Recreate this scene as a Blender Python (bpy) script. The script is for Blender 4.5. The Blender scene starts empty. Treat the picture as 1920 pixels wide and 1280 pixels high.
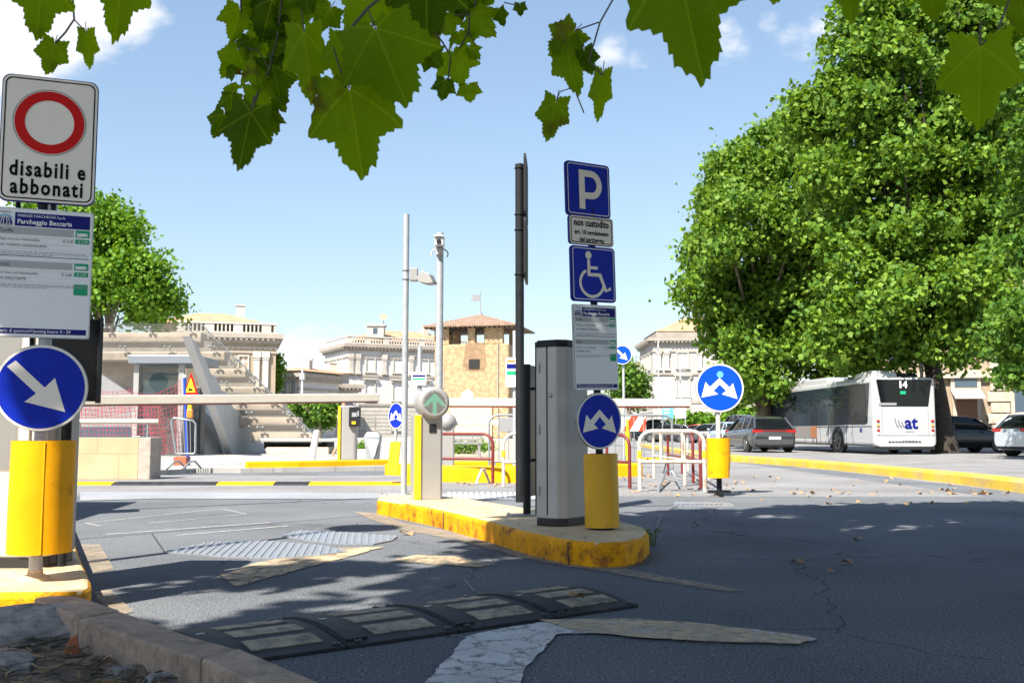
import bpy, math, random
from mathutils import Vector, Matrix
C = bpy.context.scene.collection
R = math.radians
rnd = random.Random(7)
# ------------------------------------------------------------------ camera
FOC = 1867.0; EYE = 0.84; PITCH = math.atan(170 / FOC)
cd = bpy.data.cameras.new("camera"); cam = bpy.data.objects.new("camera", cd); C.objects.link(cam)
cd.sensor_width = 36; cd.lens = FOC / 1920 * 36; cd.clip_start = 0.05; cd.clip_end = 4000
cam.location = (0, 0, EYE); cam.rotation_euler = (R(90) + PITCH, 0, 0)
cd.dof.use_dof = True; cd.dof.focus_distance = 7.0; cd.dof.aperture_fstop = 13.0
bpy.context.scene.camera = cam
# ------------------------------------------------------------------ light
SUN_EL = R(50); SH = Vector((0.52, 0.854, 0)).normalized()          # SH: the way shadows fall
tosun = Vector((-SH.x * math.cos(SUN_EL), -SH.y * math.cos(SUN_EL), math.sin(SUN_EL)))
sd = bpy.data.lights.new("sun", 'SUN'); sd.energy = 5.0; sd.angle = R(0.55); sd.color = (1, 0.925, 0.81)
so = bpy.data.objects.new("sun", sd); C.objects.link(so); so.location = (-20, -25, 40)
so.rotation_euler = tosun.to_track_quat('Z', 'Y').to_euler()
w = bpy.data.worlds.new("World"); bpy.context.scene.world = w; w.use_nodes = True
nt = w.node_tree; N = nt.nodes; LK = nt.links; N.clear()
def nd(t, **k):
    n = N.new(t)
    for a, b in k.items(): setattr(n, a, b)
    return n
out = nd('ShaderNodeOutputWorld'); bg = nd('ShaderNodeBackground'); bg.inputs[1].default_value = 0.07
sky = nd('ShaderNodeTexSky', sky_type='NISHITA'); sky.sun_disc = False; sky.sun_elevation = SUN_EL
sky.sun_rotation = math.atan2(tosun.x, tosun.y); sky.air_density = 1.25; sky.dust_density = 0.7; sky.ozone_density = 1.6; sky.altitude = 50
tc = nd('ShaderNodeTexCoord')
noi = nd('ShaderNodeTexNoise'); noi.inputs['Scale'].default_value = 13; noi.inputs['Detail'].default_value = 9; noi.inputs['Roughness'].default_value = 0.6
mp = nd('ShaderNodeMapping'); mp.inputs['Scale'].default_value = (1, 1, 1.9)
LK.new(tc.outputs['Generated'], mp.inputs[0]); LK.new(mp.outputs[0], noi.inputs['Vector'])
def ray(px, py):
    cx = (px - 960) / FOC; cz = (640 - py) / FOC; c, s = math.cos(PITCH), math.sin(PITCH)
    return Vector((cx, c - cz * s, s + cz * c))
acc = None
# banks of cloud: a direction in the sky, how wide, how much
for px, py, rad, amt in [(60, -20, .13, .92), (0, 90, .09, .9), (200, -10, .08, .85), (560, 690, .07, .75), (640, 655, .08, .45), (500, 660, .04, .5),
                         (1150, 92, .05, .55), (1490, 80, .05, .56), (1375, 80, .045, .5), (1445, 45, .03, .5), (1540, 60, .05, .52), (1190, 105, .035, .5), (1390, 95, .03, .5), (-300, 200, .25, .9), (2300, 100, .3, .8)]:
    d = ray(px, py).normalized()
    dn = nd('ShaderNodeVectorMath', operation='DISTANCE'); dn.inputs[1].default_value = d
    LK.new(tc.outputs['Generated'], dn.inputs[0])
    mr = nd('ShaderNodeMapRange'); mr.interpolation_type = 'SMOOTHSTEP'
    for i, v in enumerate((0.0, rad * 1.25, amt, 0.0)): mr.inputs[i + 1].default_value = v
    LK.new(dn.outputs['Value'], mr.inputs[0])
    if acc is None: acc = mr.outputs[0]
    else:
        mx = nd('ShaderNodeMath', operation='MAXIMUM'); LK.new(acc, mx.inputs[0]); LK.new(mr.outputs[0], mx.inputs[1]); acc = mx.outputs[0]
sm = nd('ShaderNodeMath', operation='ADD'); LK.new(acc, sm.inputs[0]); LK.new(noi.outputs[0], sm.inputs[1])
cr = nd('ShaderNodeMapRange'); cr.interpolation_type = 'SMOOTHSTEP'
for i, v in enumerate((0.84, 1.16, 0.0, 0.97)): cr.inputs[i + 1].default_value = v
LK.new(sm.outputs[0], cr.inputs[0])
tint = nd('ShaderNodeMix', data_type='RGBA', blend_type='MULTIPLY'); tint.inputs[0].default_value = 1
tint.inputs[7].default_value = (1.50, 1.60, 1.72, 1)
gm = nd('ShaderNodeGamma'); gm.inputs[1].default_value = .75; LK.new(sky.outputs[0], gm.inputs[0]); LK.new(gm.outputs[0], tint.inputs[6])
cm = nd('ShaderNodeMix', data_type='RGBA'); cm.inputs[7].default_value = (6.3, 6.5, 6.8, 1)
LK.new(cr.outputs[0], cm.inputs[0]); LK.new(tint.outputs[2], cm.inputs[6])
LK.new(cm.outputs[2], bg.inputs[0]); LK.new(bg.outputs[0], out.inputs[0])
vs = bpy.context.scene.view_settings
bpy.context.scene.display_settings.display_device = 'sRGB'
vs.view_transform = 'Standard'; vs.look = 'None'; vs.exposure = 1.25; vs.gamma = 1; vs.use_curve_mapping = False
bpy.context.scene.cycles.max_bounces = 6
bpy.context.scene.cycles.transparent_max_bounces = 8
# ------------------------------------------------------------------ helpers
def G(px, py, z=0.0):                      # the point of the level z seen at a pixel of the photograph
    d = ray(px, py); t = (z - EYE) / d.z
    return Vector((0, 0, EYE)) + d * t
def V(px, py, Y):                          # the point at distance Y
    d = ray(px, py); return Vector((0, 0, EYE)) + d * (Y / d.y)
def frame(loc, yaw=0.0, roll=0.0):         # x right, y away, z up
    return Matrix.Translation(loc) @ Matrix.Rotation(yaw, 4, 'Z') @ Matrix.Rotation(roll, 4, 'Y')
class MB:
    def __init__(s, root=None): s.v = []; s.f = []; s.m = []; s.s = []; s.o = root.location.copy() if root else Vector((0, 0, 0)); s.uv = None
    def add(s, vs, fs, mi=0, M=None, smooth=False):
        b = len(s.v)
        for p in vs:
            p = Vector(p); s.v.append((M @ p) if M else p)
        for f in fs: s.f.append([b + i for i in f]); s.m.append(mi); s.s.append(smooth)
    def box(s, c, d, M=None, mi=0):
        x, y, z = c; a, b, e = d[0] / 2, d[1] / 2, d[2] / 2
        vs = [(x + i * a, y + j * b, z + k * e) for k in (-1, 1) for j in (-1, 1) for i in (-1, 1)]
        s.add(vs, [(0, 2, 3, 1), (4, 5, 7, 6), (0, 1, 5, 4), (2, 6, 7, 3), (0, 4, 6, 2), (1, 3, 7, 5)], mi, M)
    def slab(s, pts, z0, z1, mi=0, M=None):        # a plan outline raised from z0 to z1
        n = len(pts); a = sum(pts[i][0] * pts[(i + 1) % n][1] - pts[(i + 1) % n][0] * pts[i][1] for i in range(n))
        if a < 0: pts = list(pts)[::-1]
        vs = [(p[0], p[1], z0) for p in pts] + [(p[0], p[1], z1) for p in pts]
        s.add(vs, [list(range(n))[::-1], list(range(n, 2 * n))] + [(i, (i + 1) % n, n + (i + 1) % n, n + i) for i in range(n)], mi, M)
    def prism(s, pts, y0, y1, mi=0, M=None):       # an upright outline (x, z) given thickness along y
        n = len(pts); a = sum(pts[i][0] * pts[(i + 1) % n][1] - pts[(i + 1) % n][0] * pts[i][1] for i in range(n))
        if a < 0: pts = list(pts)[::-1]
        vs = [(p[0], y0, p[1]) for p in pts] + [(p[0], y1, p[1]) for p in pts]
        s.add(vs, [list(range(n)), list(range(n, 2 * n))[::-1]] + [(i, n + i, n + (i + 1) % n, (i + 1) % n) for i in range(n)], mi, M)
    def tube(s, pts, r, n=8, mi=0, M=None, caps=True, smooth=True):
        pts = [Vector(p) for p in pts]; k = len(pts); rs = r if isinstance(r, (list, tuple)) else [r] * k
        vs = []; u = None
        for i, p in enumerate(pts):
            t = (pts[min(i + 1, k - 1)] - pts[max(i - 1, 0)]).normalized()
            if u is None: u = t.orthogonal().normalized()
            u = (u - t * u.dot(t)).normalized(); w_ = t.cross(u)
            for j in range(n):
                a = 2 * math.pi * j / n; vs.append(p + (u * math.cos(a) + w_ * math.sin(a)) * rs[i])
        fs = [(i * n + j, i * n + (j + 1) % n, (i + 1) * n + (j + 1) % n, (i + 1) * n + j) for i in range(k - 1) for j in range(n)]
        s.add(vs, fs, mi, M, smooth)
        if caps: s.add(vs[:n], [list(range(n))[::-1]], mi, M); s.add(vs[-n:], [list(range(n))], mi, M)
    def lathe(s, prof, n=24, M=None, mi=0, smooth=True):    # prof: (r, z) from bottom to top
        vs = [(r * math.cos(2 * math.pi * j / n), r * math.sin(2 * math.pi * j / n), z) for r, z in prof for j in range(n)]
        k = len(prof)
        s.add(vs, [(i * n + j, i * n + (j + 1) % n, (i + 1) * n + (j + 1) % n, (i + 1) * n + j) for i in range(k - 1) for j in range(n)], mi, M, smooth)
        s.add(vs[:n], [list(range(n))[::-1]], mi, M); s.add(vs[-n:], [list(range(n))], mi, M)
    def ell(s, c, r, nu=12, nv=8, M=None, mi=0, jit=0):
        vs = []; 
        for i in range(nv + 1):
            th = math.pi * i / nv
            for j in range(nu):
                ph = 2 * math.pi * j / nu; q = 1 + rnd.uniform(-jit, jit)
                vs.append((c[0] + r[0] * q * math.sin(th) * math.cos(ph), c[1] + r[1] * q * math.sin(th) * math.sin(ph), c[2] - r[2] * q * math.cos(th)))
        s.add(vs, [(i * nu + j, i * nu + (j + 1) % nu, (i + 1) * nu + (j + 1) % nu, (i + 1) * nu + j) for i in range(nv) for j in range(nu)], mi, M, True)
    def loft(s, rings, mi=0, M=None, smooth=True, caps=True):
        n = len(rings[0]); vs = [p for r_ in rings for p in r_]; k = len(rings)
        s.add(vs, [(i * n + j, i * n + (j + 1) % n, (i + 1) * n + (j + 1) % n, (i + 1) * n + j) for i in range(k - 1) for j in range(n)], mi, M, smooth)
        if caps: s.add(rings[0], [list(range(n))[::-1]], mi, M); s.add(rings[-1], [list(range(n))], mi, M)
    def build(s, name, mats, parent=None, bevel=0, seg=2):
        me = bpy.data.meshes.new(name); me.from_pydata([tuple(p - s.o) for p in s.v], [], s.f)
        for m in (mats if isinstance(mats, (list, tuple)) else [mats]): me.materials.append(m)
        me.polygons.foreach_set('material_index', s.m); me.polygons.foreach_set('use_smooth', s.s)
        if s.uv:
            ul = me.uv_layers.new(name='UVMap'); buf = []
            for f in s.f:
                for i in f: buf += s.uv[i]
            ul.data.foreach_set('uv', buf)
        me.update(); o = bpy.data.objects.new(name, me); C.objects.link(o)
        if parent: o.parent = parent
        if bevel:
            b = o.modifiers.new('bevel', 'BEVEL'); b.width = bevel; b.segments = seg; b.limit_method = 'ANGLE'; b.angle_limit = R(40); b.harden_normals = False
        return o
def thing(name, label, cat, loc=(0, 0, 0), rz=0.0, group=None):
    o = bpy.data.objects.new(name, None); C.objects.link(o); o.location = loc; o.rotation_euler = (0, 0, rz); o.empty_display_size = 0.1
    o['label'] = label; o['category'] = cat
    if group: o['group'] = group
    return o
def tag(o, label, cat, group=None, kind=None):
    o['label'] = label; o['category'] = cat
    if group: o['group'] = group
    if kind: o['kind'] = kind
    return o
def struct(o): o['kind'] = 'structure'; return o
def kids(o): return [c for c in bpy.data.objects if c.parent == o]
def dup(root, loc, rz, label=None, group=None):
    r = root.copy(); C.objects.link(r); r.location = loc; r.rotation_euler = (0, 0, rz)
    if label: r['label'] = label
    if group: r['group'] = group
    for ch in kids(root):
        c = ch.copy(); C.objects.link(c); c.parent = r
        for g in kids(ch):
            d = g.copy(); C.objects.link(d); d.parent = c
    return r
def rrect(x0, z0, x1, z1, r, n=5):
    P = []
    for cx, cz, a0 in ((x1 - r, z1 - r, 0), (x0 + r, z1 - r, 90), (x0 + r, z0 + r, 180), (x1 - r, z0 + r, 270)):
        for i in range(n + 1):
            a = R(a0 + 90 * i / n); P.append((cx + r * math.cos(a), cz + r * math.sin(a)))
    return P
def circ(cx, cz, r, n=48, a0=0, a1=360):
    return [(cx + r * math.cos(R(a0 + (a1 - a0) * i / n)), cz + r * math.sin(R(a0 + (a1 - a0) * i / n))) for i in range(n + (0 if a1 - a0 == 360 else 1))]
def sheet(mb, pts, y, M, mi=0): 
    n = len(pts); a = sum(pts[i][0] * pts[(i + 1) % n][1] - pts[(i + 1) % n][0] * pts[i][1] for i in range(n))
    if a < 0: pts = list(pts)[::-1]
    mb.add([(p[0], y, p[1]) for p in pts], [list(range(n))], mi, M)
def ring2(mb, outer, inner, y, M, mi=0):
    n = len(outer); mb.add([(p[0], y, p[1]) for p in outer] + [(p[0], y, p[1]) for p in inner], [(i, (i + 1) % n, n + (i + 1) % n, n + i) for i in range(n)], mi, M)
def stroke(mb, pts, wd, y, M, mi=0):
    L = []; Rr = []; k = len(pts)
    for i, p in enumerate(pts):
        a = pts[max(i - 1, 0)]; b = pts[min(i + 1, k - 1)]
        tx, tz = b[0] - a[0], b[1] - a[1]; l = math.hypot(tx, tz) or 1; tx /= l; tz /= l; h = wd / 2
        if 0 < i < k - 1:
            ax, az = p[0] - a[0], p[1] - a[1]; la = math.hypot(ax, az) or 1; c_ = max(.4, (ax * tx + az * tz) / la); h /= c_
        L.append((p[0] - tz * h, y, p[1] + tx * h)); Rr.append((p[0] + tz * h, y, p[1] - tx * h))
    mb.add(L + Rr, [(i, k + i, k + i + 1, i + 1) for i in range(k - 1)], mi, M)
def text(mb, s, x, z, size, y, M, mi=0, bold=0.0, align='LEFT', squeeze=1.0, space=1.0):
    cu = bpy.data.curves.new('t', 'FONT'); cu.body = s; cu.size = size; cu.offset = bold * size; cu.align_x = align; cu.resolution_u = 2; cu.space_character = space
    o = bpy.data.objects.new('t', cu); C.objects.link(o)
    me = bpy.data.meshes.new_from_object(o.evaluated_get(bpy.context.evaluated_depsgraph_get()))
    mb.add([(x + v.co.x * squeeze, y, z + v.co.y) for v in me.vertices], [list(p.vertices) for p in me.polygons], mi, M)
    C.objects.unlink(o); bpy.data.objects.remove(o); bpy.data.curves.remove(cu); bpy.data.meshes.remove(me)
# ------------------------------------------------------------------ materials
def mat(name, col, rough=0.6, metal=0.0, var=0.0, vscale=3.0, col2=None, mix=0.5, mscale=6.0, bump=0.0, bscale=60.0, spec=0.5, emit=None, coat=0.0, fine=0.0, fscale=200.0, sharp=0.12, alpha=1.0):
    m = bpy.data.materials.new(name); m.use_nodes = True; t = m.node_tree; b = t.nodes['Principled BSDF']
    b.inputs['Roughness'].default_value = rough; b.inputs['Metallic'].default_value = metal; b.inputs['Specular IOR Level'].default_value = spec
    b.inputs['Coat Weight'].default_value = coat; b.inputs['Coat Roughness'].default_value = 0.05; b.inputs['Alpha'].default_value = alpha
    L = t.links; n = t.nodes; co = n.new('ShaderNodeTexCoord'); cur = None
    def noise(sc, det=5, ro=.6):
        q = n.new('ShaderNodeTexNoise'); q.inputs['Scale'].default_value = sc; q.inputs['Detail'].default_value = det; q.inputs['Roughness'].default_value = ro
        L.new(co.outputs['Object'], q.inputs['Vector']); return q.outputs[0]
    def mrange(v, a, c_, d, e):
        q = n.new('ShaderNodeMapRange'); L.new(v, q.inputs[0])
        for i, x in enumerate((a, c_, d, e)): q.inputs[i + 1].default_value = x
        return q.outputs[0]
    rgb = n.new('ShaderNodeRGB'); rgb.outputs[0].default_value = (*col, 1); cur = rgb.outputs[0]
    if col2:
        f = mrange(noise(mscale, 6, .65), 1 - mix - sharp, 1 - mix + sharp, 0, 1)
        q = n.new('ShaderNodeMix'); q.data_type = 'RGBA'; q.inputs[7].default_value = (*col2, 1); L.new(f, q.inputs[0]); L.new(cur, q.inputs[6]); cur = q.outputs[2]
    for amt, sc in ((var, vscale), (fine, fscale)):
        if amt:
            f = mrange(noise(sc), .3, .7, 1 - amt, 1 + amt); q = n.new('ShaderNodeVectorMath'); q.operation = 'SCALE'
            L.new(cur, q.inputs[0]); L.new(f, q.inputs[3]); cur = q.outputs[0]
    L.new(cur, b.inputs['Base Color'])
    if bump:
        bp = n.new('ShaderNodeBump'); bp.inputs['Strength'].default_value = bump; bp.inputs['Distance'].default_value = 0.01
        L.new(noise(bscale, 6), bp.inputs['Height']); L.new(bp.outputs[0], b.inputs['Normal'])
    if emit: b.inputs['Emission Color'].default_value = (*emit[:3], 1); b.inputs['Emission Strength'].default_value = emit[3]
    return m
def asphalt(name, base, dark, crack=True):
    m = mat(name, base, rough=.85, var=.26, vscale=.8, col2=dark, mix=.42, mscale=1.6, bump=.9, bscale=70, fine=.75, fscale=95, sharp=.16, spec=.05)
    t = m.node_tree; n = t.nodes; L = t.links; b = n['Principled BSDF']
    if crack:
        co = n.new('ShaderNodeTexCoord'); ns = n.new('ShaderNodeTexNoise'); ns.inputs['Scale'].default_value = 1.3; ns.inputs['Detail'].default_value = 6
        mxv = n.new('ShaderNodeVectorMath'); mxv.operation = 'ADD'; sc = n.new('ShaderNodeVectorMath'); sc.operation = 'SCALE'; sc.inputs[3].default_value = .9
        L.new(co.outputs['Object'], ns.inputs['Vector']); L.new(ns.outputs['Color'], sc.inputs[0]); L.new(sc.outputs[0], mxv.inputs[0]); L.new(co.outputs['Object'], mxv.inputs[1])
        vo = n.new('ShaderNodeTexVoronoi'); vo.feature = 'DISTANCE_TO_EDGE'; vo.inputs['Scale'].default_value = .38; L.new(mxv.outputs[0], vo.inputs['Vector'])
        mr = n.new('ShaderNodeMapRange'); 
        for i, x in enumerate((0.0, .0045, .45, 1.0)): mr.inputs[i + 1].default_value = x
        L.new(vo.outputs[0], mr.inputs[0]); q = n.new('ShaderNodeVectorMath'); q.operation = 'SCALE'
        src = b.inputs['Base Color'].links[0].from_socket; L.new(src, q.inputs[0]); L.new(mr.outputs[0], q.inputs[3])
        # light stone chips
        v2 = n.new('ShaderNodeTexVoronoi'); v2.inputs['Scale'].default_value = 48; L.new(co.outputs['Object'], v2.inputs['Vector'])
        m2 = n.new('ShaderNodeMapRange')
        for i, x in enumerate((0.0, .30, 1.0, 0.0)): m2.inputs[i + 1].default_value = x
        L.new(v2.outputs['Distance'], m2.inputs[0]); sep = n.new('ShaderNodeSeparateColor'); L.new(v2.outputs['Color'], sep.inputs[0])
        gt = n.new('ShaderNodeMath'); gt.operation = 'GREATER_THAN'; gt.inputs[1].default_value = .7; L.new(sep.outputs[0], gt.inputs[0])
        ml = n.new('ShaderNodeMath'); ml.operation = 'MULTIPLY'; L.new(m2.outputs[0], ml.inputs[0]); L.new(gt.outputs[0], ml.inputs[1])
        mx = n.new('ShaderNodeMix'); mx.data_type = 'RGBA'; mx.inputs[7].default_value = (.42, .41, .38, 1); L.new(ml.outputs[0], mx.inputs[0]); L.new(q.outputs[0], mx.inputs[6])
        L.new(mx.outputs[2], b.inputs['Base Color'])
    return m
def worn(name, col, keep=.6, scale=9, crack=3.0, rough=.8, soft=.05, amax=1.0):       # chipped paint: what lies below shows where it has gone
    m = mat(name, col, rough=rough, var=.18, vscale=2.5, fine=.18, fscale=120, bump=.3, bscale=120)
    t = m.node_tree; n = t.nodes; L = t.links; b = n['Principled BSDF']; co = n.new('ShaderNodeTexCoord')
    q = n.new('ShaderNodeTexNoise'); q.inputs['Scale'].default_value = scale; q.inputs['Detail'].default_value = 12; q.inputs['Roughness'].default_value = .82; L.new(co.outputs['Object'], q.inputs['Vector'])
    mr = n.new('ShaderNodeMapRange')
    for i, x in enumerate((.5 + (0.5 - keep) * .55 - soft, .5 + (0.5 - keep) * .55 + soft, 0, amax)): mr.inputs[i + 1].default_value = x
    L.new(q.outputs[0], mr.inputs[0]); last = mr.outputs[0]
    if crack:
        sc = n.new('ShaderNodeVectorMath'); sc.operation = 'SCALE'; sc.inputs[3].default_value = .25; L.new(q.outputs['Color'], sc.inputs[0])
        ad = n.new('ShaderNodeVectorMath'); ad.operation = 'ADD'; L.new(sc.outputs[0], ad.inputs[0]); L.new(co.outputs['Object'], ad.inputs[1])
        vo = n.new('ShaderNodeTexVoronoi'); vo.feature = 'DISTANCE_TO_EDGE'; vo.inputs['Scale'].default_value = crack; L.new(ad.outputs[0], vo.inputs['Vector'])
        m2 = n.new('ShaderNodeMapRange')
        for i, x in enumerate((.008, .022, 0, 1)): m2.inputs[i + 1].default_value = x
        L.new(vo.outputs[0], m2.inputs[0]); ml = n.new('ShaderNodeMath'); ml.operation = 'MULTIPLY'; L.new(last, ml.inputs[0]); L.new(m2.outputs[0], ml.inputs[1]); last = ml.outputs[0]
    L.new(last, b.inputs['Alpha']); return m
def leafmat(name, col, col2, trans=.35, gloss=.35, veins=False):
    m = bpy.data.materials.new(name); m.use_nodes = True; t = m.node_tree; n = t.nodes; L = t.links; b = n['Principled BSDF']; o = n['Material Output']
    g = n.new('ShaderNodeNewGeometry'); mx = n.new('ShaderNodeMix'); mx.data_type = 'RGBA'; mx.inputs[6].default_value = (*col, 1); mx.inputs[7].default_value = (*col2, 1)
    L.new(g.outputs['Random Per Island'], mx.inputs[0]); cur = mx.outputs[2]
    if veins:
        uv = n.new('ShaderNodeUVMap'); sx = n.new('ShaderNodeSeparateXYZ'); L.new(uv.outputs[0], sx.inputs[0])
        def mt(op, a, bb=None):
            q = n.new('ShaderNodeMath'); q.operation = op
            for i, x in enumerate((a, bb)):
                if x is None: continue
                if isinstance(x, (int, float)): q.inputs[i].default_value = x
                else: L.new(x, q.inputs[i])
            return q.outputs[0]
        ang = mt('ARCTAN2', sx.outputs[0], sx.outputs[1]); rr = mt('SQRT', mt('ADD', mt('MULTIPLY', sx.outputs[0], sx.outputs[0]), mt('MULTIPLY', sx.outputs[1], sx.outputs[1])))
        s1 = mt('MULTIPLY', mt('ABSOLUTE', mt('SINE', mt('MULTIPLY', ang, 3.05))), rr)
        # side veins, herringbone off the main ones
        s2 = mt('ABSOLUTE', mt('SINE', mt('ADD', mt('MULTIPLY', rr, 30), mt('MULTIPLY', mt('ABSOLUTE', mt('SINE', mt('MULTIPLY', ang, 3.05))), -7.0))))
        v1 = n.new('ShaderNodeMapRange'); L.new(s1, v1.inputs[0])
        for i, x in enumerate((.02, .06, 1, 0)): v1.inputs[i + 1].default_value = x
        v2 = n.new('ShaderNodeMapRange'); L.new(s2, v2.inputs[0])
        for i, x in enumerate((.0, .3, .35, 0)): v2.inputs[i + 1].default_value = x
        vv = mt('MAXIMUM', v1.outputs[0], v2.outputs[0]); 
        m2 = n.new('ShaderNodeMix'); m2.data_type = 'RGBA'; m2.inputs[7].default_value = (.26, .36, .02, 1); L.new(mt('MULTIPLY', vv, .36), m2.inputs[0]); L.new(cur, m2.inputs[6]); cur = m2.outputs[2]
        co = n.new('ShaderNodeTexCoord'); ns = n.new('ShaderNodeTexNoise'); ns.inputs['Scale'].default_value = 9; ns.inputs['Detail'].default_value = 6; L.new(co.outputs['Object'], ns.inputs['Vector'])
        m3 = n.new('ShaderNodeMapRange'); L.new(ns.outputs[0], m3.inputs[0])
        for i, x in enumerate((.62, .72, 0, .75)): m3.inputs[i + 1].default_value = x
        m4 = n.new('ShaderNodeMix'); m4.data_type = 'RGBA'; m4.inputs[7].default_value = (.07, .04, .015, 1); L.new(m3.outputs[0], m4.inputs[0]); L.new(cur, m4.inputs[6]); cur = m4.outputs[2]
    L.new(cur, b.inputs['Base Color']); b.inputs['Roughness'].default_value = gloss; b.inputs['Specular IOR Level'].default_value = .12 if veins else .22
    tr = n.new('ShaderNodeBsdfTranslucent'); sc = n.new('ShaderNodeMix'); sc.data_type = 'RGBA'; sc.blend_type = 'MULTIPLY'; sc.inputs[0].default_value = 1; sc.inputs[7].default_value = (1.9, 1.7, .5, 1)
    L.new(cur, sc.inputs[6]); L.new(sc.outputs[2], tr.inputs[0]); ms = n.new('ShaderNodeMixShader'); ms.inputs[0].default_value = trans
    L.new(b.outputs[0], ms.inputs[1]); L.new(tr.outputs[0], ms.inputs[2]); L.new(ms.outputs[0], o.inputs[0]); return m
def masonry(name, c1, c2, mortar, bw, bh, ms=.02, bump=.4, var=.25, rough=.85, vertical=True, wob=0.0):
    m = mat(name, c1, rough=rough); t = m.node_tree; n = t.nodes; L = t.links; b = n['Principled BSDF']; co = n.new('ShaderNodeTexCoord')
    cx = n.new('ShaderNodeSeparateXYZ'); cb = n.new('ShaderNodeCombineXYZ'); ad = n.new('ShaderNodeMath'); ad.operation = 'ADD'
    L.new(co.outputs['Object'], cx.inputs[0]); L.new(cx.outputs[0], ad.inputs[0]); L.new(cx.outputs[1], ad.inputs[1])
    if vertical: L.new(ad.outputs[0], cb.inputs[0]); L.new(cx.outputs[2], cb.inputs[1])
    else: L.new(cx.outputs[0], cb.inputs[0]); L.new(cx.outputs[1], cb.inputs[1])
    src = cb.outputs[0]
    nz = n.new('ShaderNodeTexNoise'); nz.inputs['Scale'].default_value = 2.0; nz.inputs['Detail'].default_value = 6; L.new(co.outputs['Object'], nz.inputs['Vector'])
    if wob:
        s_ = n.new('ShaderNodeVectorMath'); s_.operation = 'SCALE'; s_.inputs[3].default_value = wob; a_ = n.new('ShaderNodeVectorMath'); a_.operation = 'ADD'
        L.new(nz.outputs['Color'], s_.inputs[0]); L.new(s_.outputs[0], a_.inputs[0]); L.new(src, a_.inputs[1]); src = a_.outputs[0]
    br = n.new('ShaderNodeTexBrick'); L.new(src, br.inputs['Vector']); br.inputs['Color1'].default_value = (*c1, 1); br.inputs['Color2'].default_value = (*c2, 1); br.inputs['Mortar'].default_value = (*mortar, 1)
    br.inputs['Scale'].default_value = 1; br.inputs['Mortar Size'].default_value = ms; br.inputs['Brick Width'].default_value = bw; br.inputs['Row Height'].default_value = bh; br.inputs['Bias'].default_value = 0
    mr = n.new('ShaderNodeMapRange'); L.new(nz.outputs[0], mr.inputs[0])
    for i, x in enumerate((.3, .7, 1 - var, 1 + var)): mr.inputs[i + 1].default_value = x
    q = n.new('ShaderNodeVectorMath'); q.operation = 'SCALE'; L.new(br.outputs['Color'], q.inputs[0]); L.new(mr.outputs[0], q.inputs[3]); L.new(q.outputs[0], b.inputs['Base Color'])
    bp = n.new('ShaderNodeBump'); bp.inputs['Strength'].default_value = bump; bp.inputs['Distance'].default_value = .02; bp.invert = True; L.new(br.outputs['Fac'], bp.inputs['Height']); L.new(bp.outputs[0], b.inputs['Normal'])
    return m
YEL = (.78, .38, .006)
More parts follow.
